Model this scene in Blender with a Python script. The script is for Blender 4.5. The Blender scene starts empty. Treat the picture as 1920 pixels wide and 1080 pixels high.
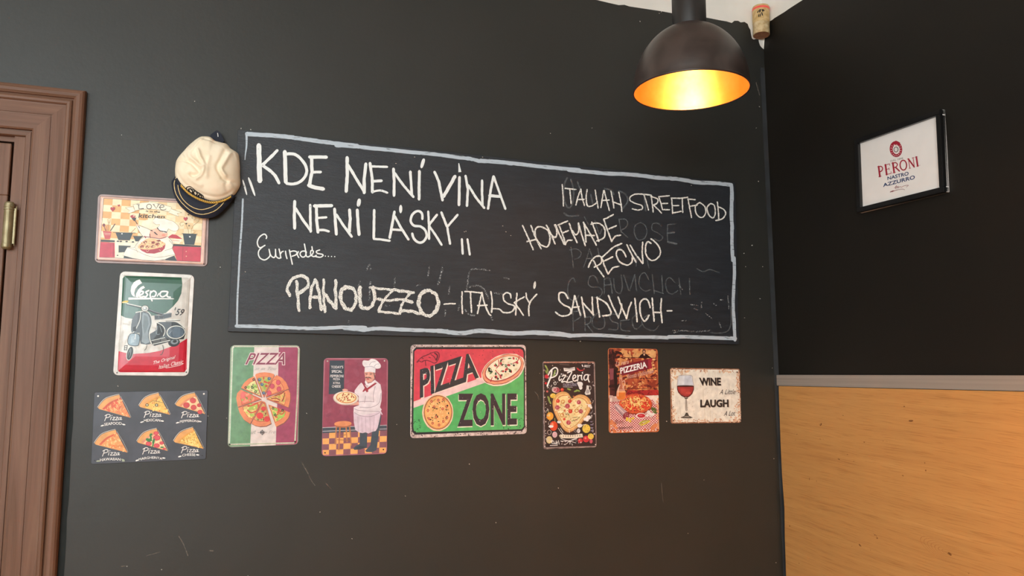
import bpy, bmesh, math, random
from mathutils import Vector, Matrix
from mathutils.geometry import tessellate_polygon

SC = bpy.context.scene
COL = SC.collection
R_ = math.radians

# ------------------------------------------------------------------ camera
CAM_F = 1459.5                      # focal length in pixels of the 1920 wide frame
YAW, PITCH, ROLL = R_(19.465), R_(6.286), R_(0.037)
DIST = 2.5                          # metres from the wall with the chalkboard
CPOS = Vector((0, -DIST, 1.5))
_cy, _sy, _cp, _sp = math.cos(YAW), math.sin(YAW), math.cos(PITCH), math.sin(PITCH)
FWD = Vector((_sy * _cp, _cy * _cp, _sp))
_r = Vector((_cy, -_sy, 0)); _u = _r.cross(FWD)
RGT = _r * math.cos(ROLL) + _u * math.sin(ROLL)
UPV = -_r * math.sin(ROLL) + _u * math.cos(ROLL)
cd = bpy.data.cameras.new('camera'); cd.sensor_fit = 'HORIZONTAL'; cd.sensor_width = 36
cd.lens = 36 * CAM_F / 1920; cd.clip_start = 0.05; cd.clip_end = 60
cam = bpy.data.objects.new('camera', cd); COL.objects.link(cam)
M = Matrix((RGT, UPV, -FWD)).transposed().to_4x4(); M.translation = CPOS
cam.matrix_world = M
SC.camera = cam

# ------------------------------------------------------------------ view and light
SC.view_settings.view_transform = 'Standard'; SC.view_settings.look = 'None'
SC.view_settings.gamma = 1; SC.view_settings.use_curve_mapping = False
SC.view_settings.exposure = 0.0
w = bpy.data.worlds.new('daylight'); SC.world = w; w.use_nodes = True
wb = w.node_tree.nodes['Background']; wb.inputs[0].default_value = (0.75, 0.88, 1.0, 1); wb.inputs[1].default_value = 1.2

def area(name, loc, target, sx, sy, power, col):
    l = bpy.data.lights.new(name, 'AREA'); l.shape = 'RECTANGLE'; l.size = sx; l.size_y = sy
    l.energy = power; l.color = col
    o = bpy.data.objects.new(name, l); COL.objects.link(o); o.location = loc
    o.rotation_euler = (Vector(target) - Vector(loc)).to_track_quat('-Z', 'Y').to_euler()
    return o
ROOM = dict(x0=-3.4, x1=1.975, y0=-5.2, y1=0.0, z1=3.35)
area('window_daylight', (-1.85, -5.17, 2.3), (-1.0, 0, 1.6), 2.5, 1.45, 168, (0.88, 0.975, 1.0))
area('left_window_daylight', (-3.37, -3.2, 1.9), (0, -3.0, 1.8), 1.4, 1.6, 58, (0.9, 0.97, 1.0))
sl_ = bpy.data.lights.new('added_sun', 'SUN'); sl_.energy = 8; sl_.color = (1, .86, .68); sl_.angle = R_(1.5)  # unseen sun, added so that the lit floor warms the lower wall
so = bpy.data.objects.new('added_sun', sl_); COL.objects.link(so); so.rotation_euler = Vector((.45, 1, -.85)).to_track_quat('-Z', 'Y').to_euler(); so.location = (-3, -8, 6)
def bulb_light(name, loc, power, col, r=0.03):
    l = bpy.data.lights.new(name, 'POINT'); l.energy = power; l.color = col; l.shadow_soft_size = r
    o = bpy.data.objects.new(name, l); COL.objects.link(o); o.location = loc
    return o
WARM = (1.0, 0.52, 0.2)
EMIT_BULB = 55.0
RIGHT_BULB = 24.0

# ------------------------------------------------------------------ pixel -> place on a wall
def ray(px, py): return FWD + RGT * ((px - 960) / CAM_F) - UPV * ((py - 540) / CAM_F)
def on_back(px, py, h=0.0):
    v = ray(px, py); t = (-h - CPOS.y) / v.y; p = CPOS + v * t; return p.x, p.z
XR = 1.972
def xr(z): return 1.983 - (z - .7) * .0120      # the right wall leans in a little towards the ceiling
def on_right(px, py, h=0.0):
    v = ray(px, py); x = XR
    for _ in range(4):
        t = (x - h - CPOS.x) / v.x; p = CPOS + v * t; x = xr(p.z)
    return -p.y, p.z

# ------------------------------------------------------------------ materials
def lin(c):
    c = c / 255
    return c / 12.92 if c <= 0.04045 else ((c + 0.055) / 1.055) ** 2.4
def rgb(hx, k=1.0):
    hx = hx.lstrip('#'); return tuple(min(1, lin(int(hx[i:i + 2], 16)) * k) for i in (0, 2, 4)) + (1,)
def nodes(name):
    m = bpy.data.materials.new(name); m.use_nodes = True
    nt = m.node_tree; return m, nt, nt.nodes['Principled BSDF']
def N(nt, t, **kw):
    n = nt.nodes.new(t)
    for k, v in kw.items():
        if k in n.inputs: n.inputs[k].default_value = v
        else: setattr(n, k, v)
    return n
def noise_src(nt, scale, detail=3, mscale=(1, 1, 1), rough=0.5, dist=0.0):
    tc = N(nt, 'ShaderNodeTexCoord'); mp = N(nt, 'ShaderNodeMapping'); mp.inputs['Scale'].default_value = mscale
    nt.links.new(tc.outputs['Object'], mp.inputs[0])
    n = N(nt, 'ShaderNodeTexNoise'); n.inputs['Scale'].default_value = scale; n.inputs['Detail'].default_value = detail
    n.inputs['Roughness'].default_value = rough; n.inputs['Distortion'].default_value = dist
    nt.links.new(mp.outputs[0], n.inputs[0]); return n
def ramp(nt, src, stops):
    r = N(nt, 'ShaderNodeValToRGB'); e = r.color_ramp.elements
    e[0].position, e[0].color = stops[0][0], stops[0][1]
    e[1].position, e[1].color = stops[-1][0], stops[-1][1]
    for p, c in stops[1:-1]:
        x = e.new(p); x.color = c
    nt.links.new(src, r.inputs[0]); return r
def bump(nt, b, src, strength, dist):
    bp = N(nt, 'ShaderNodeBump'); bp.inputs['Strength'].default_value = strength; bp.inputs['Distance'].default_value = dist
    nt.links.new(src, bp.inputs['Height']); nt.links.new(bp.outputs[0], b.inputs['Normal'])
def mixcol(nt, fac, a, b, mode='MIX'):
    m = N(nt, 'ShaderNodeMix'); m.data_type = 'RGBA'; m.blend_type = mode
    if isinstance(fac, (int, float)): m.inputs[0].default_value = fac
    else: nt.links.new(fac, m.inputs[0])
    for k, x in ((6, a), (7, b)):
        if isinstance(x, tuple): m.inputs[k].default_value = x
        else: nt.links.new(x, m.inputs[k])
    return m.outputs[2]
_mc = {}
def mottle(name, c1, c2, scale, rough=0.5, lo=.35, hi=.65, mscale=(1, 1, 1), bs=0, bd=.001, bscale=None, metal=0, detail=4, spec=.5, dist=0.0):
    key = ('mt', name)
    if key in _mc: return _mc[key]
    m, nt, b = nodes(name)
    n = noise_src(nt, scale, detail, mscale, dist=dist)
    r = ramp(nt, n.outputs['Fac'], [(lo, rgb(c1)), (hi, rgb(c2))])
    nt.links.new(r.outputs[0], b.inputs['Base Color'])
    b.inputs['Roughness'].default_value = rough; b.inputs['Metallic'].default_value = metal
    b.inputs['Specular IOR Level'].default_value = spec
    if bs:
        n2 = noise_src(nt, bscale or scale, 3, mscale); bump(nt, b, n2.outputs['Fac'], bs, bd)
    _mc[key] = m; return m
def darker(hx, k):
    hx = hx.lstrip('#'); return '#' + ''.join('%02x' % max(0, min(255, int(int(hx[i:i + 2], 16) * k))) for i in (0, 2, 4))
def ink(hx, gloss=0.38):
    key = (hx, gloss)
    if key not in _mc:
        _mc[key] = mottle('ink_' + hx.strip('#') + ('_gloss' if gloss < .3 else ''), darker(hx, .93), darker(hx, 1.04), 55, gloss, .3, .7)
    return _mc[key]

def chalk_mat(name, col, lo, hi, scale, amax=1.0, mscale=(1, 1, 1)):
    m, nt, b = nodes(name)
    b.inputs['Base Color'].default_value = rgb(col); b.inputs['Roughness'].default_value = .9
    b.inputs['Specular IOR Level'].default_value = .1
    n = noise_src(nt, scale, 3, mscale, .65)
    r = ramp(nt, n.outputs['Fac'], [(lo, (0, 0, 0, 1)), (hi, (amax, amax, amax, 1))])
    nt.links.new(r.outputs[0], b.inputs['Alpha'])
    return m
CHALK = chalk_mat('white_chalk', '#f0f0ea', .37, .47, 520)
CHALK_FUZZY = chalk_mat('rubbed_white_chalk', '#f0f0ea', .40, .49, 460)
MARKER = chalk_mat('white_chalk_marker', '#e6ebea', .22, .34, 120, 1.0, (1, 1, .5))
MARKER_BORDER = chalk_mat('bluish_chalk_marker', '#b4c0ca', .26, .42, 60, 1.0, (.4, 1, 3))
GHOST = chalk_mat('wiped_chalk', '#9aa0a4', .2, .75, 90, .38)
GHOST2 = chalk_mat('wiped_chalk_streaks', '#c8ccce', .48, .62, 260, .55)

def wall_paint(name, c1, c2, rough, spec):
    m, nt, b = nodes(name)
    n = noise_src(nt, 2.2, 5, rough=.6)
    r = ramp(nt, n.outputs['Fac'], [(.35, rgb(c1)), (.7, rgb(c2))])
    nt.links.new(r.outputs[0], b.inputs['Base Color'])
    b.inputs['Roughness'].default_value = rough; b.inputs['Specular IOR Level'].default_value = spec
    n2 = noise_src(nt, 75, 4, rough=.6); n3 = noise_src(nt, 9, 3)
    ad = N(nt, 'ShaderNodeMath'); ad.operation = 'MULTIPLY_ADD'; ad.inputs[1].default_value = .55
    nt.links.new(n2.outputs['Fac'], ad.inputs[0]); nt.links.new(n3.outputs['Fac'], ad.inputs[2])
    bump(nt, b, ad.outputs[0], .12, .005)
    return m
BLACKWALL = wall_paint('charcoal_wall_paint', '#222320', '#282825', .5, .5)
BLACKWALL_R = wall_paint('right_wall_paint', '#14110d', '#181510', .55, .28)  # base colour darker and less shiny than on the back wall
WHITEWALL = mottle('white_wall_paint', '#dedad2', '#e8e4dc', 6, .7, bs=.2, bd=.002, bscale=60)
CEILING = mottle('ceiling_paint', '#e0ddd6', '#e8e6e0', 5, .8)
FLOORM = mottle('floor_wood', '#9a6e46', '#b88858', 3, .4, mscale=(1, 9, 1))

def board_mat():
    m, nt, b = nodes('blackboard_paint')
    n = noise_src(nt, 9, 6, (1, 1, 6), .7)
    r = ramp(nt, n.outputs['Fac'], [(.3, rgb('#181c22')), (.55, rgb('#1f242b')), (.8, rgb('#2a2f37'))])
    n2 = noise_src(nt, 60, 5, (1, 1, 3.5), .7, .8)
    r2 = ramp(nt, n2.outputs['Fac'], [(.27, (.35, .35, .35, 1)), (.37, (1, 1, 1, 1))])
    nt.links.new(mixcol(nt, 1.0, r.outputs[0], r2.outputs[0], 'MULTIPLY'), b.inputs['Base Color'])
    b.inputs['Roughness'].default_value = .47; b.inputs['Specular IOR Level'].default_value = .6
    bump(nt, b, n2.outputs['Fac'], .5, .0025)
    return m
BOARD = board_mat()

def wood(name, c1, c2, c3, axis, rough=.5, fine=1.0, spec=.25):
    """grain runs along axis (0,1,2)"""
    m, nt, b = nodes(name)
    ms = [16, 16, 16]; ms[axis] = .7
    n = noise_src(nt, 1.6, 5, tuple(ms), .6, 1.2)
    ms2 = [150 * fine] * 3; ms2[axis] = 3
    n2 = noise_src(nt, 1.0, 3, tuple(ms2), .6)
    r = ramp(nt, n.outputs['Fac'], [(.28, rgb(c1)), (.5, rgb(c2)), (.75, rgb(c3))])
    r2 = ramp(nt, n2.outputs['Fac'], [(.3, (.84, .84, .84, 1)), (.6, (1, 1, 1, 1))])
    nt.links.new(mixcol(nt, 1.0, r.outputs[0], r2.outputs[0], 'MULTIPLY'), b.inputs['Base Color'])
    b.inputs['Roughness'].default_value = rough; b.inputs['Specular IOR Level'].default_value = spec
    bump(nt, b, n2.outputs['Fac'], .25, .0012)
    return m
WOOD_V = wood('brown_pine_upright', '#5c3f2c', '#6f5040', '#7c5d4a', 2)
WOOD_H = wood('brown_pine_lintel', '#5c3f2c', '#6f5040', '#7c5d4a', 0)
WOOD_D = wood('brown_pine_door', '#5f412e', '#735342', '#80604c', 2)

def oak():
    m, nt, b = nodes('oak_laminate')
    tc = N(nt, 'ShaderNodeTexCoord'); mp = N(nt, 'ShaderNodeMapping'); mp.inputs['Scale'].default_value = (1, 1, 1)
    nt.links.new(tc.outputs['Object'], mp.inputs[0])
    bmp = N(nt, 'ShaderNodeMapping'); bmp.inputs['Scale'].default_value = (1, .45, 1.1); nt.links.new(tc.outputs['Object'], bmp.inputs[0])
    big = N(nt, 'ShaderNodeTexNoise'); big.inputs['Scale'].default_value = 2.6; big.inputs['Detail'].default_value = 3
    nt.links.new(bmp.outputs[0], big.inputs[0])
    # shift z by low noise so the grain waves and makes cathedrals
    sep = N(nt, 'ShaderNodeSeparateXYZ'); nt.links.new(mp.outputs[0], sep.inputs[0])
    ma = N(nt, 'ShaderNodeMath'); ma.operation = 'MULTIPLY_ADD'; ma.inputs[1].default_value = .05
    nt.links.new(big.outputs['Fac'], ma.inputs[0]); nt.links.new(sep.outputs[2], ma.inputs[2])
    sl = N(nt, 'ShaderNodeMath'); sl.operation = 'MULTIPLY_ADD'; sl.inputs[1].default_value = -.05
    nt.links.new(sep.outputs[1], sl.inputs[0]); nt.links.new(ma.outputs[0], sl.inputs[2])
    yy = N(nt, 'ShaderNodeMath'); yy.operation = 'MULTIPLY'; yy.inputs[1].default_value = .035
    nt.links.new(sep.outputs[1], yy.inputs[0])
    cb = N(nt, 'ShaderNodeCombineXYZ'); nt.links.new(yy.outputs[0], cb.inputs[1]); nt.links.new(sl.outputs[0], cb.inputs[2])
    g1 = N(nt, 'ShaderNodeTexNoise'); g1.inputs['Scale'].default_value = 48; g1.inputs['Detail'].default_value = 6; g1.inputs['Roughness'].default_value = .62
    nt.links.new(cb.outputs[0], g1.inputs[0])
    r = ramp(nt, g1.outputs['Fac'], [(.22, rgb('#a87440')), (.42, rgb('#ba864c')), (.6, rgb('#c08c50')), (.82, rgb('#ca985c'))])
    yy2 = N(nt, 'ShaderNodeMath'); yy2.operation = 'MULTIPLY'; yy2.inputs[1].default_value = .03
    nt.links.new(sep.outputs[1], yy2.inputs[0])
    cb2 = N(nt, 'ShaderNodeCombineXYZ'); nt.links.new(yy2.outputs[0], cb2.inputs[1]); nt.links.new(sl.outputs[0], cb2.inputs[2])
    g2 = N(nt, 'ShaderNodeTexNoise'); g2.inputs['Scale'].default_value = 330; g2.inputs['Detail'].default_value = 3
    nt.links.new(cb2.outputs[0], g2.inputs[0])
    r2 = ramp(nt, g2.outputs['Fac'], [(.36, (.82, .76, .7, 1)), (.46, (1, 1, 1, 1))])
    c = mixcol(nt, .8, r.outputs[0], r2.outputs[0], 'MULTIPLY')
    kn = N(nt, 'ShaderNodeMapping'); kn.inputs['Scale'].default_value = (1, 5, 13); nt.links.new(tc.outputs['Object'], kn.inputs[0])
    k = N(nt, 'ShaderNodeTexNoise'); k.inputs['Scale'].default_value = 2.7; k.inputs['Detail'].default_value = 4; k.inputs['Roughness'].default_value = .75
    nt.links.new(kn.outputs[0], k.inputs[0])
    rk = ramp(nt, k.outputs['Fac'], [(.28, (.3, .2, .12, 1)), (.315, (1, 1, 1, 1))])
    nt.links.new(mixcol(nt, 1.0, c, rk.outputs[0], 'MULTIPLY'), b.inputs['Base Color'])
    b.inputs['Roughness'].default_value = .5
    bump(nt, b, g2.outputs['Fac'], .2, .001)
    return m
OAK = oak()
STRIP = mottle('brushed_edge_trim', '#8a8078', '#968c82', 4, .45, mscale=(1, .3, 30))
BLACK = mottle('gap_shade_black', '#060606', '#0a0a0a', 5, .9)
SHADE = mottle('dark_brown_lamp_enamel', '#2a211e', '#3a2f2b', 14, .36, .35, .62, detail=5, dist=.6)
NECK = mottle('black_lamp_neck', '#161312', '#1d1918', 20, .42)
GOLD = mottle('gold_leaf_lining', '#f6b662', '#fdc074', 30, .34, metal=1)
BRASS = mottle('aged_brass', '#7e7254', '#968a6a', 40, .42, metal=.55)
PLASTER = mottle('bare_white_plaster', '#e6e4de', '#f2f0ea', 40, .8, bs=.3, bd=.002)
CORK = mottle('tan_cork', '#b8965c', '#d0b280', 70, .5, detail=5)
CORK_END = mottle('cork_end', '#8a6248', '#a67a58', 60, .8)
NAVY = mottle('navy_felt', '#0c1222', '#121a2c', 200, .75)
CANVAS = mottle('cream_cotton', '#e6d6ba', '#f2e4cb', 18, .85, bs=.12, bd=.0015, bscale=500)
GOLDTHREAD = mottle('gold_thread', '#c09238', '#e8c468', 300, .45, metal=.3)
CREAMPIPE = mottle('cream_gold_piping', '#d8b878', '#ecd49a', 120, .55)
DARKTHREAD = mottle('black_thread', '#15120f', '#241e18', 200, .7)
STEEL = mottle('nail_steel', '#c8c4be', '#e4e0da', 60, .35, metal=.5)
FRAMEBLK = mottle('black_frame_lacquer', '#0d0c0c', '#141212', 30, .3)

# ------------------------------------------------------------------ object helpers
def link(name, me, mats, parent=None, kind=None):
    o = bpy.data.objects.new(name, me); COL.objects.link(o)
    for m in (mats if isinstance(mats, (list, tuple)) else [mats]): me.materials.append(m)
    if parent: o.parent = parent
    if kind: o['kind'] = kind
    return o
def from_bm(name, bm, mats, parent=None, kind=None, smooth=False):
    me = bpy.data.meshes.new(name); bmesh.ops.recalc_face_normals(bm, faces=bm.faces)
    bm.to_mesh(me); bm.free()
    if smooth:
        for p in me.polygons: p.use_smooth = True
    return link(name, me, mats, parent, kind)
def thing(name, label, cat, loc=(0, 0, 0), rot=(0, 0, 0), group=None, kind=None):
    o = bpy.data.objects.new(name, None); COL.objects.link(o); o.location = loc; o.rotation_euler = rot
    o.empty_display_size = .05
    if label: o['label'] = label
    if cat: o['category'] = cat
    if group: o['group'] = group
    if kind: o['kind'] = kind
    return o
def box(bm, a, b, mi=0):
    vs = [bm.verts.new((x, y, z)) for x in (a[0], b[0]) for y in (a[1], b[1]) for z in (a[2], b[2])]
    for f in ((0, 1, 3, 2), (4, 6, 7, 5), (0, 4, 5, 1), (2, 3, 7, 6), (0, 2, 6, 4), (1, 5, 7, 3)):
        bm.faces.new([vs[i] for i in f]).material_index = mi
def lathe(bm, prof, n=64, cx=0, cy=0, mi=0, closed=False):
    rings = []
    for r, z in prof:
        rings.append([bm.verts.new((cx + r * math.cos(2 * math.pi * i / n), cy + r * math.sin(2 * math.pi * i / n), z)) for i in range(n)])
    for a, b in zip(rings, rings[1:]):
        for i in range(n):
            j = (i + 1) % n; bm.faces.new((a[i], a[j], b[j], b[i])).material_index = mi
    return rings
def cap(bm, ring, mi=0): bm.faces.new(ring).material_index = mi
def tube(bm, pts, r, n=8, closed=False, rf=None):
    pts = [Vector(p) for p in pts]; rings = []
    for i, p in enumerate(pts):
        a = pts[i - 1] if i else pts[0]; b = pts[i + 1] if i < len(pts) - 1 else pts[-1]
        t = (b - a).normalized(); s = t.cross(Vector((0, 1, 0)))
        if s.length < 1e-4: s = t.cross(Vector((1, 0, 0)))
        s.normalize(); q = t.cross(s); rr = r if rf is None else r * rf(i / (len(pts) - 1))
        rings.append([bm.verts.new(p + (s * math.cos(2 * math.pi * k / n) + q * math.sin(2 * math.pi * k / n)) * rr) for k in range(n)])
    for a, b in zip(rings, rings[1:]):
        for i in range(n):
            j = (i + 1) % n; bm.faces.new((a[i], a[j], b[j], b[i]))
    bm.faces.new(rings[0]); bm.faces.new(rings[-1])

# ------------------------------------------------------------------ flat art: polygons, ribbons, text
def P(s): return [tuple(float(v) for v in t.split(',')) for t in s.split()]
def smooth_pts(pts, n=4, closed=False):
    if len(pts) < 3: return pts
    out = []; L = len(pts); rng = range(L) if closed else range(L - 1)
    g = (lambda i: pts[i % L]) if closed else (lambda i: pts[max(0, min(L - 1, i))])
    for i in rng:
        p0, p1, p2, p3 = g(i - 1), g(i), g(i + 1), g(i + 2)
        for k in range(n):
            t = k / n
            out.append(tuple(.5 * (2 * p1[a] + (p2[a] - p0[a]) * t + (2 * p0[a] - 5 * p1[a] + 4 * p2[a] - p3[a]) * t * t + (3 * p1[a] - p0[a] - 3 * p2[a] + p3[a]) * t ** 3) for a in (0, 1)))
    if not closed: out.append(pts[-1])
    return out
_tc = {}
def text_mesh(s, off=0.0, shear=0.0):
    k = (s, off, shear)
    if k in _tc: return _tc[k]
    cu = bpy.data.curves.new('t', 'FONT'); cu.body = s; cu.offset = off; cu.shear = shear; cu.resolution_u = 3
    ob = bpy.data.objects.new('t', cu); COL.objects.link(ob)
    dg = bpy.context.evaluated_depsgraph_get(); dg.update()
    me = bpy.data.meshes.new_from_object(ob.evaluated_get(dg))
    vs = [(v.co.x, v.co.y) for v in me.vertices]; fs = [tuple(p.vertices) for p in me.polygons]
    bpy.data.objects.remove(ob); bpy.data.meshes.remove(me); bpy.data.curves.remove(cu)
    x0 = min(v[0] for v in vs); x1 = max(v[0] for v in vs); y0 = min(v[1] for v in vs); y1 = max(v[1] for v in vs)
    vs = [((x - x0) / (x1 - x0), 1 - (y - y0) / (y1 - y0)) for x, y in vs]
    par = list(range(len(vs)))
    def fd(a):
        while par[a] != a: par[a] = par[par[a]]; a = par[a]
        return a
    for f in fs:
        for q in f[1:]: par[fd(q)] = fd(f[0])
    rt = sorted({fd(i) for i in range(len(vs))}, key=lambda r_: min(vs[i][0] for i in range(len(vs)) if fd(i) == r_)); ix = {r_: i % 5 for i, r_ in enumerate(rt)}
    _tc[k] = (vs, fs, [ix[fd(i)] for i in range(len(vs))]); return _tc[k]
def bil(q, u, v):
    (ax, ay), (bx, by), (cx, cy), (dx, dy) = q
    return ((ax * (1 - u) + bx * u) * (1 - v) + (dx * (1 - u) + cx * u) * v, (ay * (1 - u) + by * u) * (1 - v) + (dy * (1 - u) + cy * u) * v)

class Board:
    """a flat thing on a wall; its art is laid out in metres on its face"""
    STEP = 1.3e-5
    def __init__(s, name, label, cat, quad, size, th, wall='back', group=None, gap=0.0, tilt=None):
        s.wall = wall; s.th = th + gap; s.gap = gap
        f = on_back if wall == 'back' else on_right
        q = [f(x, y, th) for x, y in quad]
        cx = sum(p[0] for p in q) / 4; cz = sum(p[1] for p in q) / 4
        dx = (q[1][0] - q[0][0] + q[2][0] - q[3][0]) / 2; dz = (q[1][1] - q[0][1] + q[2][1] - q[3][1]) / 2
        a = math.atan2(dz, dx) if tilt is None else tilt
        s.c, s.a = (cx, cz), a; s.w, s.h = size
        if wall == 'back': loc = (cx, 0, cz); rot = (0, -a, 0)
        else: loc = (xr(cz), -cx, cz); rot = (0, -a, -math.pi / 2)
        s.root = thing(name, label, cat, loc, rot, group)
        s.f = f; s.crop = (0, 0, 1); s.lv = 0; s.b = {}; s.cur = None
    def view(s, x, y, sc): s.crop = (x, y, sc)
    def to(s, X, Y):
        ox, oy, sc = s.crop; x, z = s.f(ox + X * sc, oy + Y * sc, s.th)
        x -= s.c[0]; z -= s.c[1]; c, n = math.cos(s.a), math.sin(s.a)
        return x * c + z * n, -x * n + z * c
    def bucket(s, name, label=None):
        s.cur = name
        if name not in s.b: s.b[name] = dict(v=[], f=[], m=[], mats=[], label=label)
    def up(s): s.lv += 1; return s.th + s.lv * s.STEP
    clampr = 0
    def inside_plate(s, u, v):
        a, b, r = s.w / 2 - .0006, s.h / 2 - .0006, s.clampr
        u = max(-a, min(a, u)); v = max(-b, min(b, v))
        cx, cz = a - r, b - r
        if abs(u) > cx and abs(v) > cz:
            dx, dz = abs(u) - cx, abs(v) - cz; L = math.hypot(dx, dz)
            if L > r: u = math.copysign(cx + dx / L * r, u); v = math.copysign(cz + dz / L * r, v)
        return u, v
    def add(s, pts, faces, col, local=False, gloss=.38, sub=0, ext=None):
        B = s.b[s.cur]; m = ink(col, gloss) if isinstance(col, str) else col
        if m not in B['mats']: B['mats'].append(m)
        mi = B['mats'].index(m); h = s.up(); o = len(B['v'])
        for i, p in enumerate(pts):
            u, v = p if local else s.to(*p)
            if s.w > 1.0 or not s.clampr: pass
            else: u, v = s.inside_plate(u, v)
            B['v'].append((u, -h - (ext[i] * 2e-6 if ext else ((i // sub) % 8) * 1.5e-6 if sub else 0), v))
        for f in faces: B['f'].append(tuple(i + o for i in f)); B['m'].append(mi)
    def poly(s, pts, col, sm=False, local=False, gloss=.38):
        if isinstance(pts, str): pts = P(pts)
        if sm: pts = smooth_pts(pts, 4, True)
        t = tessellate_polygon([[Vector((p[0], p[1], 0)) for p in pts]])
        s.add(pts, t, col, local, gloss)
    def stroke(s, pts, w, col, sm=True, taper=None, closed=False, jit=0.0, seed=0):
        if isinstance(pts, str):
            for part in pts.split(';'):
                if part.strip(): s.stroke(P(part), w, col, sm, taper, closed, jit, seed)
            return
        if closed: pts = pts + [pts[0]] if not sm else smooth_pts(pts, 4, True) + [pts[0]]
        elif sm: pts = smooth_pts(pts, 4)
        if taper and 1 < len(pts) < 6:
            q = []
            for a, b in zip(pts, pts[1:]): q += [(a[0] + (b[0] - a[0]) * i / 6, a[1] + (b[1] - a[1]) * i / 6) for i in range(6)]
            pts = q + [pts[-1]]
        if len(pts) == 1: return s.ell(pts[0][0], pts[0][1], w / 2, w / 2, col, n=8)
        rnd = random.Random(seed + len(pts)); n = len(pts); V = []
        if jit and n < 40:                                   # finer steps so that the edge can wobble
            q = []
            for a, b in zip(pts, pts[1:]):
                d = math.hypot(b[0] - a[0], b[1] - a[1]); k = max(1, int(d / (w * .8)))
                q += [(a[0] + (b[0] - a[0]) * i / k, a[1] + (b[1] - a[1]) * i / k) for i in range(k)]
            pts = q + [pts[-1]]; n = len(pts)
        for i in range(n):
            a = pts[max(0, i - 1)]; b = pts[min(n - 1, i + 1)]
            dx, dy = b[0] - a[0], b[1] - a[1]; L = math.hypot(dx, dy) or 1
            t = i / (n - 1); ww = w / 2
            if taper == 'both': ww *= .25 + .75 * math.sin(math.pi * min(1, max(0, t))) ** .5
            elif taper == 'end': ww *= 1 - .75 * t
            elif taper == 'start': ww *= .25 + .75 * t
            j1 = 1 + rnd.uniform(-jit, jit); j2 = 1 + rnd.uniform(-jit, jit)
            V.append((pts[i][0] - dy / L * ww * j1, pts[i][1] + dx / L * ww * j1)); V.append((pts[i][0] + dy / L * ww * j2, pts[i][1] - dx / L * ww * j2))
        F = [(2 * i, 2 * i + 1, 2 * i + 3, 2 * i + 2) for i in range(n - 1)]
        if not taper and not closed:
            for i, j, sg in ((0, 1, -1), (n - 1, n - 2, -1)):
                c = pts[i]; d = (pts[j][0] - c[0], pts[j][1] - c[1]); L = math.hypot(*d) or 1; base = math.atan2(-d[1], -d[0])
                o = len(V); V.append(c)
                for k in range(5):
                    an = base - math.pi / 2 + math.pi * k / 4; V.append((c[0] + math.cos(an) * w * .45, c[1] + math.sin(an) * w * .45))
                F += [(o, o + 1 + k, o + 2 + k) for k in range(4)]
        s.add(V, F, col, sub=2)
    def ell(s, cx, cy, rx, ry, col, ang=0, n=28, jit=0, seed=0, gloss=.38):
        rnd = random.Random(seed + int(cx * 7 + cy)); ca, sa = math.cos(R_(ang)), math.sin(R_(ang)); V = []
        for i in range(n):
            t = 2 * math.pi * i / n; k = 1 + rnd.uniform(-jit, jit); x = rx * k * math.cos(t); y = ry * k * math.sin(t)
            V.append((cx + x * ca - y * sa, cy + x * sa + y * ca))
        s.add(V, [tuple(range(n))], col, gloss=gloss)
    def ring(s, cx, cy, rx, ry, w, col, ang=0, n=20):
        ca, sa = math.cos(R_(ang)), math.sin(R_(ang))
        pts = [(cx + rx * math.cos(2 * math.pi * i / n) * ca - ry * math.sin(2 * math.pi * i / n) * sa, cy + rx * math.cos(2 * math.pi * i / n) * sa + ry * math.sin(2 * math.pi * i / n) * ca) for i in range(n)]
        s.stroke(pts, w, col, sm=False, closed=True)
    def many(s, blobs, col, n=7, jit=.25, seed=1):
        """small separate spots that share one level: (x, y, rx, ry, angle)"""
        rnd = random.Random(seed); V = []; F = []; ext = []; lev = []
        for k, (x, y, rx, ry, an) in enumerate(blobs):
            R0 = max(rx, ry) * (1 + jit); used = {l for l, (a, b, r_) in zip(lev, blobs_r) if (a - x) ** 2 + (b - y) ** 2 < (r_ + R0) ** 2} if k else set()
            if not k: blobs_r = []
            l = 0
            while l in used: l += 1
            lev.append(l); blobs_r.append((x, y, R0))
            m_, jj = (14, jit * .5) if max(rx, ry) > 13 else (n, jit)
            o = len(V); ca, sa = math.cos(R_(an)), math.sin(R_(an))
            for i in range(m_):
                t = 2 * math.pi * i / m_; q = 1 + rnd.uniform(-jj, jj); a = rx * q * math.cos(t); b = ry * q * math.sin(t)
                V.append((x + a * ca - b * sa, y + a * sa + b * ca)); ext.append(l)
            F.append(tuple(range(o, o + m_)))
        s.add(V, F, col, ext=ext); s.lv += math.ceil(max(lev, default=0) * 2e-6 / s.STEP)
    def scatter(s, quad, count, r0, r1, col, seed=1, asp=1.0, inside=None):
        rnd = random.Random(seed); bl = []
        while len(bl) < count:
            p = bil(quad, rnd.random(), rnd.random())
            if inside and not inside(p): 
                if rnd.random() < .002: break
                continue
            r = rnd.uniform(r0, r1); bl.append((p[0], p[1], r * asp, r / asp, rnd.uniform(0, 180)))
        s.many(bl, col, seed=seed)
    def text(s, t, quad, col, off=0.0, shear=0.0, arc=0.0):
        if isinstance(quad, str): quad = P(quad)
        vs, fs, ex = text_mesh(t, off, shear)
        base = s.cur
        if base and base.startswith('printed_lettering'): s.bucket('printed_lettering@%d' % len(s.b))
        pts = []
        for u, v in vs:
            x, y = bil(quad, u, v); pts.append((x, y - arc * 4 * u * (1 - u)))
        s.add(pts, fs, col, ext=ex); s.cur = base
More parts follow.
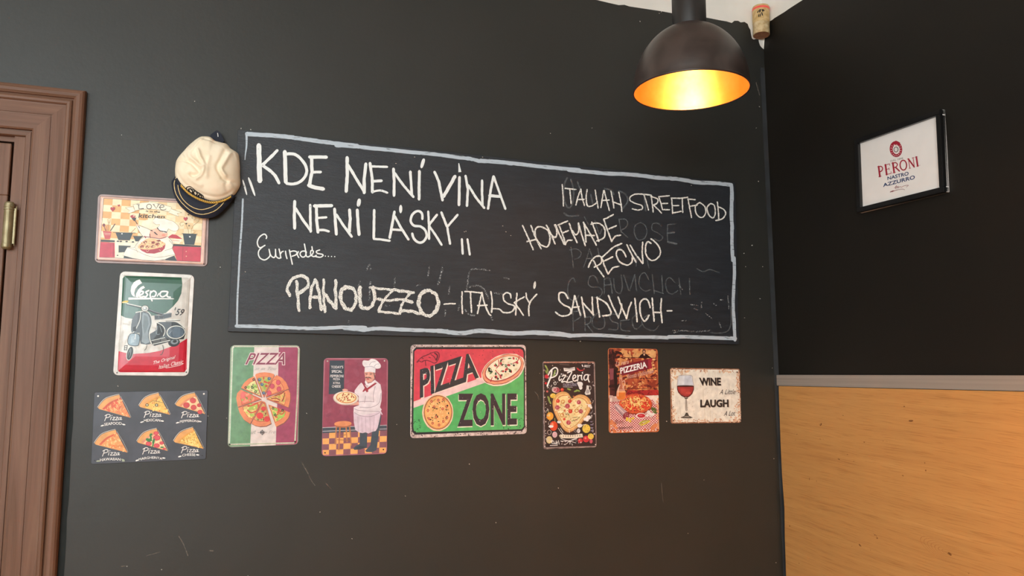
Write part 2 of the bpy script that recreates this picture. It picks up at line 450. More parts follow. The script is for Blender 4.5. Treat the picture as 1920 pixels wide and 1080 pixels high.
    def uglyph(s, strokes, quad, col, k=1.0):
        """strokes in a unit box -> quad; (points, width as share of box height)"""
        H = math.hypot(quad[3][0] - quad[0][0], quad[3][1] - quad[0][1])
        for pts, wd in strokes:
            s.stroke([bil(quad, u, v) for u, v in pts], wd * H * k, col, sm=len(pts) > 2)
    def checks(s, quad, nu, nv, col, odd=0):
        V = []; F = []
        for i in range(nu):
            for j in range(nv):
                if (i + j + odd) % 2: continue
                o = len(V)
                for a, b in ((0, 0), (1, 0), (1, 1), (0, 1)): V.append(bil(quad, (i + a) / nu, (j + b) / nv))
                F.append((o, o + 1, o + 2, o + 3))
        s.add(V, F, col)
    def plate(s, mat, r=.012, rim=None, name='plate', back=.0):
        """rounded sheet, front face at s.th"""
        pts = []
        for cx, cz, a0 in ((s.w / 2 - r, s.h / 2 - r, 0), (-s.w / 2 + r, s.h / 2 - r, 90), (-s.w / 2 + r, -s.h / 2 + r, 180), (s.w / 2 - r, -s.h / 2 + r, 270)):
            for k in range(5):
                t = R_(a0 + 22.5 * k); pts.append((cx + r * math.cos(t), cz + r * math.sin(t)))
        bm = bmesh.new(); e = min(.0012, s.th / 3)
        sc = lambda p, d: (p[0] * (1 - d / (s.w / 2)), p[1] * (1 - d / (s.h / 2)))
        rs = []
        for d, y in ((0, -back), (0, -s.th + e), (e * .6, -s.th)):
            rs.append([bm.verts.new((sc(p, d)[0], y, sc(p, d)[1])) for p in pts])
        n = len(pts)
        for a, b in zip(rs, rs[1:]):
            for i in range(n): bm.faces.new((a[i], a[(i + 1) % n], b[(i + 1) % n], b[i]))
        bm.faces.new(rs[0]); bm.faces.new(rs[-1])
        s.outline = pts; s.clampr = r if s.w < 1 else 0
        s.plate_bm = bm; s.plate_mat = mat; s.plate_name = name
    def finish(s, dome=None):
        """dome: [(distance from the edge, height), ...], pressed in straight steps"""
        def work(bm):
            if not dome: return
            a, b = s.w / 2, s.h / 2; cutl = []
            for d, _ in dome:
                for sg in (-1, 1): cutl += [((sg * (a - d), 0, 0), (1, 0, 0)), ((0, 0, sg * (b - d)), (0, 0, 1))]
            for sx in (-1, 1):
                for sz in (-1, 1): cutl.append(((sx * a, 0, sz * b), (sx, 0, -sz)))
            for co, no in cutl:
                bmesh.ops.bisect_plane(bm, geom=bm.verts[:] + bm.edges[:] + bm.faces[:], plane_co=co, plane_no=no, dist=1e-6)
            for v in bm.verts:
                if v.co.y < -s.th * .7:
                    d = min(a - abs(v.co.x), b - abs(v.co.z)); h = 0
                    if d >= dome[-1][0]: h = dome[-1][1]
                    elif d > dome[0][0]:
                        for (d0, h0), (d1, h1) in zip(dome, dome[1:]):
                            if d0 <= d <= d1: h = h0 + (h1 - h0) * (d - d0) / (d1 - d0)
                    v.co.y -= h
        work(s.plate_bm)
        from_bm(s.plate_name, s.plate_bm, s.plate_mat, s.root)
        for name, B in s.b.items():
            if not B['f']: continue
            bm = bmesh.new(); vs = [bm.verts.new(v) for v in B['v']]
            for f, m in zip(B['f'], B['m']):
                try: q = bm.faces.new([vs[i] for i in f])
                except ValueError: continue
                q.material_index = m
            work(bm)
            for f in bm.faces:
                f.normal_update()
                if f.normal.y > 0: f.normal_flip()
            name = name.split('@')[0]
            me = bpy.data.meshes.new(name); bm.to_mesh(me); bm.free()
            o = link(name, me, B['mats'], s.root)
            if B['label']: o['label'] = B['label']
            if name == 'printed_ornament': o['kind'] = 'stuff'
    def nails(s, pts, r=.003, mat=None, proud=.0015):
        for X, Y in pts:
            u, v = s.to(X, Y); bm = bmesh.new()
            rg = [[bm.verts.new((u + rr * math.cos(k * math.pi / 5), -s.th - hh, v + rr * math.sin(k * math.pi / 5))) for k in range(10)] for rr, hh in ((r, -.001), (r, proud * .5), (r * .6, proud))]
            for a, b in zip(rg, rg[1:]):
                for i in range(10): bm.faces.new((a[i], a[(i + 1) % 10], b[(i + 1) % 10], b[i]))
            bm.faces.new(rg[-1]); bm.faces.new(rg[0])
            from_bm('nail', bm, mat or STEEL, s.root)
    def holes(s, pts, r=.0022, col='#0c0a0a'):
        m = s.crop[2]
        for X, Y in pts:
            rr = r * 620 / m; s.ell(X, Y, rr, rr, col, n=10)

# ================================================================== THE SETTING
X0, X1, Y0, Z1 = ROOM['x0'], XR, ROOM['y0'], ROOM['z1']
PAINT_Z = 2.888          # the black paint ends here, bare white above
DX0, DX1, DZ1 = -1.565, -.578, 2.182       # the doorway
random.seed(4)
def ragged_wall_back():
    # boundary between black paint and bare plaster, in (x, z), from left to the corner
    edge = [(X0, PAINT_Z - .01)]
    x = X0 + .15
    while x < 1.0: edge.append((x, PAINT_Z - .006 + random.uniform(-.004, .004))); x += .14
    for px, py in P('1119,0 1140,5 1160,9.5 1171,9 1180,12 1210,16.5 1240,21 1262,25 1300,29 1330,34 1350,38 1362,40 1372,43 1377,39 1384,39 1389,42 1396,41 1402,45 1404,51 1407,56 1408,63 1410,72 1413,74 1418,73 1422,74 1423,79 1425,85 1428,89 1430,92'):
        edge.append(on_back(px, py))
    edge[-1] = (xr(edge[-1][1]), edge[-1][1])
    return edge
E1 = ragged_wall_back()
bm = bmesh.new()
def face2(pts, mi, mk):
    t = tessellate_polygon([[Vector((a, b, 0)) for a, b in pts]])
    vs = [bm.verts.new(mk(a, b)) for a, b in pts]
    for f in t: bm.faces.new([vs[i] for i in f]).material_index = mi
mkb = lambda a, b: (a, 0, b)
low = [(X0, 0), (DX0, 0), (DX0, DZ1), (DX1, DZ1), (DX1, 0), (xr(0), 0)]
face2(low + list(reversed(E1)), 0, mkb)
face2(E1 + [(xr(Z1), Z1), (X0, Z1)], 1, mkb)
for f in bm.faces:
    f.normal_update()
    if abs(f.normal.y) > .9 and f.normal.y > 0: f.normal_flip()
me = bpy.data.meshes.new('wall_back'); bm.to_mesh(me); bm.free()
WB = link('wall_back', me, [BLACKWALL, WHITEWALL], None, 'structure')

E2 = [on_right(px, py) for px, py in P('1432,90 1433,80 1434,68 1436,58 1440,52 1441,45 1443,40 1447,38 1452,34 1460,29 1470,23 1480,16 1490,9.5 1505,0')]
E2[0] = (0, E1[-1][1])
y = .35
while y < -Y0: E2.append((y, PAINT_Z + .02 + random.uniform(-.004, .004))); y += .2
E2.append((-Y0, PAINT_Z + .02))
bm = bmesh.new(); mkr = lambda a, b: (xr(b), -a, b)
face2([(-Y0, 0), (0, 0)] + E2, 0, mkr)
face2(E2 + [(-Y0, Z1), (0, Z1)], 1, mkr)
for f in bm.faces:
    f.normal_update()
    if f.normal.x > 0: f.normal_flip()
me = bpy.data.meshes.new('wall_right'); bm.to_mesh(me); bm.free()
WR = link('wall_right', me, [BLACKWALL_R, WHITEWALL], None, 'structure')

def slab(name, a, b, mat):
    bm = bmesh.new(); box(bm, a, b); return from_bm(name, bm, mat, None, 'structure')
slab('floor', (X0, Y0, -.05), (X1 + .02, 0, 0), FLOORM)
slab('ceiling', (X0, Y0, Z1), (X1, 0, Z1 + .05), CEILING)
def wall_with_hole(name, axis, pos, t, lo, hi, h0, h1, z0, z1):
    bm = bmesh.new()
    def bx(a0, a1, b0, b1):
        if axis == 'y': box(bm, (a0, pos - t, b0), (a1, pos, b1))
        else: box(bm, (pos - t, a0, b0), (pos, a1, b1))
    bx(lo, h0, 0, Z1); bx(h1, hi, 0, Z1); bx(h0, h1, 0, z0); bx(h0, h1, z1, Z1)
    return from_bm(name, bm, WHITEWALL, None, 'structure')
wall_with_hole('wall_front', 'y', Y0, .15, X0, X1 + .02, -3.2, -.5, 1.5, 3.1)
wall_with_hole('wall_left', 'x', X0, .15, Y0, 0, -4.0, -2.4, 1.0, 2.75)
FRAMEW = mottle('white_window_frame', '#e6e6e2', '#f0f0ec', 20, .5)
GLASSM, nt, b = nodes('window_glass'); b.inputs['Transmission Weight'].default_value = 1; b.inputs['Roughness'].default_value = 0; b.inputs['IOR'].default_value = 1.0
def window(name, axis, pos, a0, a1, z0, z1):
    r = thing(name, None, None, kind='structure')
    t = .06
    def bx(bm, p0, p1, q0, q1, d0, d1):
        if axis == 'y': box(bm, (p0, pos + d0, q0), (p1, pos + d1, q1))
        else: box(bm, (pos + d0, p0, q0), (pos + d1, p1, q1))
    mid = (a0 + a1) / 2
    bm = bmesh.new()
    for p in ((a0, a0 + t, z0, z1), (a1 - t, a1, z0, z1), (mid - t / 2, mid + t / 2, z0 + t, z1 - t), (a0 + t, a1 - t, z0, z0 + t), (a0 + t, a1 - t, z1 - t, z1)): bx(bm, *p, -.13, -.07)
    from_bm('window_frame', bm, FRAMEW, r)
window('window_1', 'y', Y0, -3.2, -.5, 1.5, 3.1)
window('window_2', 'x', X0, -4.0, -2.4, 1.0, 2.75)

# marks on the charcoal wall: chips where the paint is off, and thin scratches
CHIP = mottle('bare_chip', '#b8b0a6', '#d8d2c8', 90, .8)
SCR = chalk_mat('scratch_mark', '#8a8076', .42, .56, 240, .6)
def wall_marks(name, fn, mat, lab=None):
    bd = Board.__new__(Board); bd.wall = 'back'; bd.th = .0004; bd.f = on_back; bd.c = (0, 0); bd.a = 0; bd.crop = (0, 0, 1); bd.lv = 0; bd.b = {}; bd.cur = None; bd.root = WB; bd.w = bd.h = 2
    bd.bucket(name, lab); fn(bd); B = bd.b[name]
    me = bpy.data.meshes.new(name); me.from_pydata(B['v'], [], B['f']); me.update()
    o = link(name, me, B['mats'], WB)
    return o
chips = '413,501 449,497 245,578 221,724 390,780 425,784 127,906 127,920 238,1062 303,1068 465,1080 1047,915 1088,640 1424,200 1418,240 1422,340 1410,460 1430,500 1425,560 1250,790 744,796 575,775 1012,700 1448,690 1451,860 1474,925 1455,1055 1395,475 1398,500 1396,596 1110,240 1032,250 228,253 365,190 452,241 470,243 441,385 882,631 1200,40 1236,25 1240,22 600,960 660,1010 760,930 880,870 930,980 1320,900 1290,1000'
random.seed(11)
def f(bd): bd.many([(x, y, random.uniform(.6, 1.5), random.uniform(.5, 1.1), random.uniform(0, 180)) for x, y in P(chips)], CHIP, n=6)
o = wall_marks('paint_chip', f, CHIP); o['kind'] = 'stuff'
for s_, w_ in (('566,867 571,876 578,888', 2.2), ('579,893 585,903 590,910', 1.8), ('335,1005 345,1022 352,1042', 1.8), ('392,1032 400,1033', 2.4), ('1003,735 1008,741 1010,750', 1.6), ('1418,155 1424,178', 2), ('228,1062 240,1061', 2), ('610,905 622,918', 1.4), ('1240,905 1243,940', 1.2), ('300,1035 275,1042', 1.3)):
    wall_marks('scratch', lambda bd: bd.stroke(P(s_), w_, SCR), SCR)

# unevenly painted margins of the charcoal wall, by the casing and by the corner
def margin(name, xa, xb, z0, z1, mat, wob, sd):
    rnd = random.Random(sd); bm = bmesh.new(); L = []; n = 40
    for i in range(n + 1):
        z = z0 + (z1 - z0) * i / n; L.append((bm.verts.new(((xa(z) if callable(xa) else xa), -.0006, z)), bm.verts.new(((xb(z) if callable(xb) else xb) + rnd.uniform(-wob, wob), -.0006, z))))
    for a, b in zip(L, L[1:]): bm.faces.new((a[0], a[1], b[1], b[0]))
    return from_bm(name, bm, mat, WB)
margin('brushed_margin', -.446, lambda z: -.441 + .017 * max(0, min(1, (2.1 - z) / .8)), .0, 2.1, mottle('dark_teal_paint_margin', '#191e1e', '#202626', 12, .6, spec=.2), .0016, 3)
margin('brushed_margin', lambda z: xr(z) - .022, lambda z: xr(z) - .001, .0, 2.72, mottle('worn_grey_paint_margin', '#2e3032', '#3a3d40', 9, .55, spec=.3), .0, 5)

# ---- door in its pine casing
door = thing('door_1', 'brown stained pine door in a moulded casing, left edge', None, (0, 0, 0), kind='structure')
prof = [(0, 0), (0, .014), (.002, .021), (.007, .026), (.014, .028), (.022, .027), (.028, .023), (.0285, .017), (.032, .015), (.0335, .017), (.034, .021), (.039, .024), (.045, .0235), (.048, .020), (.0485, .017), (.052, .0165),
        (.082, .0175), (.0825, .0155), (.085, .0155), (.0855, .0175), (.126, .0165), (.130, .013), (.131, .004), (.134, .0035), (.1345, .0065), (.146, .006), (.148, .003), (.1485, -.03)]
XO, ZO, XL = -.4405, 2.3195, -1.70
def casing(name, side, mat):
    bm = bmesh.new(); A = []; B = []
    for d, h in prof:
        if side == 'right': a, b = (XO - d, -h, 0.0), (XO - d, -h, ZO - d)
        elif side == 'left': a, b = (XL + d, -h, 0.0), (XL + d, -h, ZO - d)
        else: a, b = (XL + d, -h, ZO - d), (XO - d, -h, ZO - d)
        A.append(bm.verts.new(a)); B.append(bm.verts.new(b))
    for i in range(len(prof) - 1): bm.faces.new((A[i], A[i + 1], B[i + 1], B[i]))
    for ring in (A, B):
        bm.faces.new(ring)
    return from_bm(name, bm, mat, door)
casing('side_casing', 'right', WOOD_V); casing('side_casing', 'left', WOOD_V); casing('head_casing', 'head', WOOD_H)
bm = bmesh.new(); box(bm, (-.579, .0005, 0), (-.575, .08, 2.182)); box(bm, (-1.567, .0005, 0), (-1.563, .08, 2.182)); box(bm, (-1.563, .0005, 2.180), (-.579, .08, 2.184)); from_bm('reveal', bm, WOOD_V, door)
bm = bmesh.new(); box(bm, (-.6165, .004, 0), (-.580, .05, ZO - .148)); from_bm('hinge_jamb', bm, WOOD_D, door)
bm = bmesh.new(); box(bm, (-1.56, .016, ZO - .162), (-.588, .05, ZO - .146)); from_bm('head_jamb', bm, WOOD_H, door)
bm = bmesh.new(); box(bm, (-1.56, .05, 0), (-.588, .06, ZO - .146)); from_bm('gap_shade_sheet', bm, BLACK, door)  # black sheet behind the leaf, its colour stands for shade in the gap
# the leaf with stile, rail and a recessed panel
bm = bmesh.new()
for a, b in (((-1.54, .006, .01), (-.6235, .045, .30)), ((-1.54, .006, 2.00), (-.6235, .045, 2.150)), ((-.735, .006, .30), (-.6235, .045, 2.00)), ((-1.54, .006, .30), (-1.43, .045, 2.00)), ((-1.43, .018, .30), (-.735, .034, 2.00))):
    box(bm, a, b)
bmesh.ops.bevel(bm, geom=bm.edges[:], offset=.002, segments=1, affect='EDGES')
from_bm('door_leaf', bm, WOOD_D, door)
def hinge(zc):
    hr = bpy.data.objects.new('hinge', None); COL.objects.link(hr); hr.parent = door; hr.location = (-.6135, -.012, zc)
    bm = bmesh.new(); lathe(bm, [(.002, -.067), (.009, -.066), (.0125, -.062), (.0132, -.0605), (.0132, -.052), (.0122, -.051), (.0122, .044), (.0135, .045), (.0135, .048), (.0122, .049), (.0122, .052), (.0135, .053), (.0135, .056), (.0122, .057), (.0122, .063), (.010, .067), (.002, .068)], 24)
    from_bm('barrel', bm, BRASS, hr, smooth=False)
    bm = bmesh.new(); box(bm, (.0125, .0, -.05), (.0165, .019, .05)); lathe(bm, [(.0016, -.056), (.0016, .056)], 8, cx=.0175, cy=.001); from_bm('leaf_plate', bm, BRASS, hr)
hinge(1.910); hinge(.30)

# ---- oak panel and its edge strip on the right wall
wr = thing('wall_panel', 'orange oak wood-grain panel covering the lower right wall', 'panel', (XR, -1.0, 0))
def rbox(name, y0, y1, z0, z1, x0, x1, mat, par, off=(0, 0, 0), bev=.0015):
    bm = bmesh.new(); box(bm, (x0 - off[0], y0 - off[1], z0 - off[2]), (x1 - off[0], y1 - off[1], z1 - off[2]))
    if bev: bmesh.ops.bevel(bm, geom=bm.edges[:], offset=bev, segments=2, affect='EDGES')
    return from_bm(name, bm, mat, par)
bm = bmesh.new()
# left edge of the board wanders a little from the corner
le = [(-.020, .0), (-.018, .5), (-.016, .75), (-.017, .9), (-.021, 1.0), (-.014, 1.12), (-.012, 1.25), (-.013, 1.454)]
fr = [bm.verts.new((-.012, y + 1.0, z)) for y, z in le] + [bm.verts.new((-.012, -3.4 + 1, 1.454)), bm.verts.new((-.012, -3.4 + 1, 0))]
bk = [bm.verts.new((xr(v.co.z) - XR - .0003, v.co.y, v.co.z)) for v in fr]
bm.faces.new(fr); bm.faces.new(bk)
for i in range(len(fr)): bm.faces.new((fr[i], fr[(i + 1) % len(fr)], bk[(i + 1) % len(fr)], bk[i]))
from_bm('oak_board', bm, OAK, wr)
KN = mottle('knot_dark_grain', '#6e441e', '#8a5a2c', 200, .6); KR = mottle('knot_ring_grain', '#a97440', '#b47e48', 200, .6)
def knot(px, py, rx, ry, ang, rings=0, sd=0):
    y, z = on_right(px, py, .0125); rnd = random.Random(sd); bm = bmesh.new(); x0 = -.0123
    def P3(u, v): return (x0, -y - u + 1.0, z + v)
    ca, sa = math.cos(R_(ang)), math.sin(R_(ang))
    vs = [bm.verts.new(P3((rx * math.cos(t) * ca - ry * math.sin(t) * sa) * k, (rx * math.cos(t) * sa + ry * math.sin(t) * ca) * k)) for t, k in ((2 * math.pi * i / 12, rnd.uniform(.6, 1.2)) for i in range(12))]
    bm.faces.new(vs)
    for r in range(rings):
        s1 = 1.9 + r * .95; L = []
        for i in range(34):
            t = math.pi * (.12 + 1.5 * i / 33) + .3; q = []
            for w_ in (-.10, .10):
                k = s1 + w_ * math.sin(math.pi * i / 33); a, b = rx * k * 1.5 * math.cos(t), ry * k * (1 + .04 * math.sin(5 * t + r)) * math.sin(t)
                q.append(bm.verts.new(P3(a * ca - b * sa, a * sa + b * ca)))
            L.append(q)
        for a, b in zip(L, L[1:]): bm.faces.new((a[0], a[1], b[1], b[0])).material_index = 1
    o = from_bm('wood_knot', bm, [KN, KR], wr)
for i, a in enumerate(((1709, 789, .009, .003, 5), (1575, 861, .006, .002, -10), (1616, 1022, .006, .003, -30), (1784, 1038, .009, .004, -12, 7), (1496, 814, .004, .0015, 10), (1520, 898, .0014, .0045, -8), (1622, 829, .003, .002, 0), (1736, 868, .002, .003, 0), (1738, 882, .003, .003, 20), (1541, 725, .006, .002, 0), (1484, 986, .003, .003, 0))):
    knot(*a[:5], rings=a[5] if len(a) > 5 else 0, sd=i)
st = rbox('edge_strip', -3.4, -.006, 1.4555, 1.4965, XR - .016, XR - .0003, STRIP, None)
st['label'] = 'grey-brown metal strip capping the top of the oak panel'; st['category'] = 'edge trim'
st.name = 'edge_strip'

# ================================================================== PENDANT LAMP
LC = CPOS + ray(1295.5, 171) * 2.10
RR = 107 * 2.10 / CAM_F * 1.0
def pendant(loc, R, label, group=None, power=20, light=True):
    root = thing('pendant_lamp', label, 'lamp', loc, group=group)
    H = 1.17 * R
    outer = [(R, 0), (R * 1.004, .003), (R * 1.0, .006)]
    for k in range(1, 25):
        t = k / 24 * math.asin(.955); outer.append((R * math.cos(t), .006 + (H) * math.sin(t)))
    bm = bmesh.new(); lathe(bm, outer, 96); from_bm('shade', bm, SHADE, root, smooth=True)
    bm = bmesh.new(); lathe(bm, [(r * .985, z - .0015 if i else z + .0005) for i, (r, z) in enumerate(outer)] + [(.02, outer[-1][1] - .003)], 96); from_bm('shade_lining', bm, GOLD, root, smooth=True)
    bm = bmesh.new(); lathe(bm, [(R * .985, .0006), (R * .985, -.0015), (R * 1.006, -.0015), (R * 1.006, .0035), (R, .004)], 96); from_bm('rim', bm, SHADE, root, smooth=True)
    zt = outer[-1][1]
    bm = bmesh.new(); nr = R * .296
    rg = lathe(bm, [(nr * .98, zt - .012), (nr * 1.0, zt - .004), (nr * 1.0, zt + .15), (nr * .96, zt + .155), (nr * .3, zt + .165), (nr * .2, zt + .19)], 48)
    cap(bm, rg[-1]); from_bm('neck', bm, NECK, root, smooth=True)
    bm = bmesh.new(); rg = lathe(bm, [(.0035, zt + .18), (.0035, Z1 - loc[2] - .02)], 10); from_bm('cord', bm, NECK, root)
    bm = bmesh.new(); rg = lathe(bm, [(.05, Z1 - loc[2] - .025), (.05, Z1 - loc[2])], 32); cap(bm, rg[0]); cap(bm, rg[1]); from_bm('ceiling_rose', bm, NECK, root)
    bm = bmesh.new(); rg = lathe(bm, [(.02, zt - .005), (.02, .138), (.017, .134)], 20); cap(bm, rg[-1]); from_bm('lamp_holder', bm, NECK, root)
    m, nt, b = nodes('glowing_bulb'); b.inputs['Base Color'].default_value = (1, .8, .5, 1)
    b.inputs['Emission Color'].default_value = (1.0, .74, .40, 1); b.inputs['Emission Strength'].default_value = power
    bm = bmesh.new(); bp = [(.013, .135)] + [(.031 * math.sin(math.pi * (.18 + .82 * k / 12)), .098 + .034 * math.cos(math.pi * (.18 + .82 * k / 12))) for k in range(12)] + [(.001, .064)]
    lathe(bm, bp, 24); from_bm('bulb', bm, m, root, smooth=True)
    return root
pendant(tuple(LC), RR, 'dark brown dome pendant lamp with gold lining, lit, near the corner', power=EMIT_BULB)
OFF = (1.50, -1.98, 1.74)
pendant(OFF, RR, 'dark dome pendant lamp with gold lining hanging beside the oak panel', power=RIGHT_BULB)
bulb_light('bulb_glow', (OFF[0], OFF[1], OFF[2] + .03), 37, WARM, .035)
bulb_light('bulb_glow', (LC.x, LC.y, LC.z + .028), 1.0, (1, .62, .28), .03)
OFF2 = (-.2, -3.6, 1.95)

# ================================================================== CORK
cz = (on_back(1425, 68, .035)[1], on_back(1425, 15, .035)[1])
ck = thing('cork', 'tan cork stub with a red ring wedged into the ceiling corner', 'cork', (xr(2.95) - .036, -.037, cz[0] + .004), (R_(-2), R_(2.5), 0))
h = cz[1] - cz[0]; r = .0325
bm = bmesh.new(); rg = lathe(bm, [(r * .97, 0), (r, .002), (r, h * .40)], 40); cap(bm, rg[0]); me = from_bm('lower_body', bm, [mottle('glossy_cork', '#b09468', '#cfba92', 60, .16)], ck, smooth=False)
bm = bmesh.new(); rg = lathe(bm, [(r * 1.005, h * .40), (r * 1.012, h * .41), (r * 1.02, h * .98), (r * .99, h)], 40); cap(bm, rg[-1]); cap(bm, rg[0]); from_bm('upper_body', bm, CORK, ck)
bm = bmesh.new(); lathe(bm, [(r * .93, -.0006), (r * .5, -.0008), (.001, -.0008)], 30); from_bm('end_face', bm, CORK_END, ck)
bm = bmesh.new(); lathe(bm, [(r * 1.022, h * .86), (r * 1.032, h * .865), (r * 1.032, h * .93), (r * 1.022, h * .935)], 40); from_bm('red_ring', bm, ink('#ea5a50'), ck)
# black print wrapped round the front
bm = bmesh.new(); a_face = math.atan2(CPOS.y + .037, CPOS.x - xr(2.95) + .037)
def cork_bar(u0, v0, u1, v1, w):
    n = 6; q = []
    for k in range(n + 1):
        t = k / n; u = u0 + (u1 - u0) * t; v = v0 + (v1 - v0) * t
        L = math.hypot(u1 - u0, v1 - v0); nx, ny = -(v1 - v0) / L * w / 2, (u1 - u0) / L * w / 2
        rw = []
        for sx in (-1, 1):
            uu, vv = u + nx * sx, v + ny * sx; an = a_face + uu / r
            rw.append(bm.verts.new((r * 1.034 * math.cos(an), r * 1.034 * math.sin(an), vv)))
        q.append(rw)
    for a, b in zip(q, q[1:]): bm.faces.new((a[0], a[1], b[1], b[0]))
hz = h
for u0, v0, u1, v1, w_ in ((-.013, .70, -.007, .755, .004), (-.013, .70, -.010, .69, .003), (-.006, .765, .001, .775, .0045), (-.003, .76, -.004, .68, .005), (.003, .77, .011, .765, .004), (.007, .77, .007, .70, .0045), (.011, .76, .0125, .72, .004), (-.008, .62, -.008, .53, .0035), (-.002, .64, -.0025, .53, .0035), (.003, .68, .006, .56, .004)):
    cork_bar(u0, v0 * hz, u1, v1 * hz, w_)
from_bm('black_print', bm, ink('#14110e'), ck)

# ================================================================== SAILOR CAP
HG = .045
def hp(X, Y, h=HG):                     # picture crop (310,230) -> wall x, z
    x, z = on_back(310 + X * .17602, 230 + Y * .17602, h); return x, z
ccx, ccz = hp(450, 480); HX, HZ = ccx, ccz
cap_root = thing('sailor_cap', 'cream sailor cap with navy brim and gold braid hung above the kitchen sign', 'cap', (HX, 0, HZ))
out = smooth_pts(P('105,450 116,390 150,335 235,240 285,195 330,160 370,138 410,132 470,137 500,155 530,180 600,200 655,215 700,265 770,310 785,370 792,450 792,540 795,640 770,700 720,765 640,808 560,832 480,832 400,806 320,775 240,725 160,655 112,580 102,510'), 4, True)
outl = [(hp(x, y)[0] - HX, hp(x, y)[1] - HZ) for x, y in out]
folds = []   # (polyline, width, height)
def fold(s, wd, ht): folds.append(([(hp(x, y)[0] - HX, hp(x, y)[1] - HZ) for x, y in smooth_pts(P(s), 5)], wd * .00022, ht * 1.6))
fold('200,300 225,400 300,470 370,560 330,590 270,580', 26, -.005)
fold('245,290 260,380 330,450 385,500', 22, .004)
fold('350,320 375,400 410,470 400,560 330,620', 26, .005)
fold('330,330 350,400 380,440', 16, -.003)
fold('640,320 590,420 555,500 590,580 650,640', 24, -.004)
fold('700,330 640,440 600,520 640,590', 22, .004)
fold('600,620 660,640 720,655 780,640', 16, -.003)
fold('640,680 660,730 690,770', 18, -.003)
fold('690,660 720,700 740,740', 14, .003)
fold('140,400 200,420 260,450', 18, -.003)
fold('150,350 200,380 225,410', 14, .0025)
fold('125,530 170,610 250,690 350,745 480,790 600,790 720,730', 15, -.0035)
fold('400,180 350,220 310,280 270,330', 18, .003)
fold('400,180 480,200 560,240 640,310', 16, -.003)
fold('560,240 620,290 660,330', 18, .003)
fold('470,400 450,500 440,600', 30, .0025)
fold('680,240 740,330 770,420', 16, .0025)
fold('250,560 290,640 380,690', 24, .003)
def seg_d(p, pl):
    best = 9
    for (ax, ay), (bx, by) in zip(pl, pl[1:]):
        dx, dy = bx - ax, by - ay; L = dx * dx + dy * dy or 1e-9
        t = max(0, min(1, ((p[0] - ax) * dx + (p[1] - ay) * dy) / L)); best = min(best, math.hypot(p[0] - ax - dx * t, p[1] - ay - dy * t))
    return best
def crown_h(x, z, rr):
    h = .030 + .052 * max(0, 1 - rr ** 3.0) ** .62
    e = min(1, (1 - rr) * 6)
    for pl, wd, ht in folds:
        d = seg_d((x, z), pl)
        if d < wd * 3: h += ht * math.exp(-(d / wd) ** 2) * (.25 + .75 * e)
    return h
bm = bmesh.new(); NR = 34; rings = []
for k in range(NR + 1):
    rr = (k / NR) ** .8 if k < NR else 1.0
    rr = max(rr, .004)
    rings.append([bm.verts.new((x * rr, -crown_h(x * rr, z * rr, rr), z * rr)) for x, z in outl])
n = len(outl)
for sc_, hh in ((1.012, .024), (.99, .012), (.93, .004), (.80, .002)):
    rings.append([bm.verts.new((x * sc_, -hh, z * sc_)) for x, z in outl])
for a, b in zip(rings, rings[1:]):
    for i in range(n): bm.faces.new((a[i], a[(i + 1) % n], b[(i + 1) % n], b[i]))
bm.faces.new(rings[0]); bm.faces.new(rings[-1])
from_bm('crown', bm, CANVAS, cap_root, smooth=True)
# brim
inner = smooth_pts(P('112,575 160,655 240,725 320,775 400,806 480,832 560,832 640,808 735,765'), 5)
outer = smooth_pts(P('98,560 64,610 62,650 90,765 150,870 250,960 350,1000 440,1008 540,985 640,900 750,770'), 5)
def resample(pl, m):
    L = [0]
    for a, b in zip(pl, pl[1:]): L.append(L[-1] + math.hypot(b[0] - a[0], b[1] - a[1]))
    o = []; j = 0
    for k in range(m):
        t = L[-1] * k / (m - 1)
        while j < len(pl) - 2 and L[j + 1] < t: j += 1
        f_ = (t - L[j]) / ((L[j + 1] - L[j]) or 1); o.append((pl[j][0] + (pl[j + 1][0] - pl[j][0]) * f_, pl[j][1] + (pl[j + 1][1] - pl[j][1]) * f_))
    return o
def brim_h(u, v): return .026 + .020 * math.sin(math.pi * min(1, v * .75 + .15)) * math.sin(math.pi * u) ** .6
mB = 40; a_, b_ = resample(inner, mB), resample(outer, mB)
bm = bmesh.new(); G = []
for k in range(9):
    v = k / 8; row = []
    for i in range(mB):
        ix, iy = a_[i][0] + (ccx * 0), a_[i][1] - 22
        X = ix + (b_[i][0] - ix) * v; Y = iy + (b_[i][1] - iy) * v; x, z = hp(X, Y); u = i / (mB - 1)
        row.append(bm.verts.new((x - HX, -brim_h(u, v), z - HZ)))
    G.append(row)
for r0, r1 in zip(G, G[1:]):
    for i in range(mB - 1): bm.faces.new((r0[i], r0[i + 1], r1[i + 1], r1[i]))
ret = bmesh.ops.extrude_face_region(bm, geom=bm.faces[:])
for g in ret['geom']:
    if isinstance(g, bmesh.types.BMVert): g.co.y += .0035
brim = from_bm('brim', bm, NAVY, cap_root, smooth=False)
def cap_curve(s, h, dy=0):
    return [(hp(x, y)[0] - HX, -(h(i) if callable(h) else h), hp(x, y)[1] - HZ) for i, (x, y) in enumerate(smooth_pts(P(s), 6) if isinstance(s, str) else s)]
def brim_line(s):
    pts = resample(smooth_pts(P(s), 6), 50); out_ = []
    for i, (X, Y) in enumerate(pts):
        best = min(((X - ((a_[k][0]) + (b_[k][0] - a_[k][0]) * v / 20)) ** 2 + (Y - (a_[k][1] - 22 + (b_[k][1] - a_[k][1] + 22) * v / 20)) ** 2, k, v) for k in range(mB) for v in range(21))
        x, z = hp(X, Y); out_.append((x - HX, -brim_h(best[1] / (mB - 1), best[2] / 20) - .0005, z - HZ))
    return out_
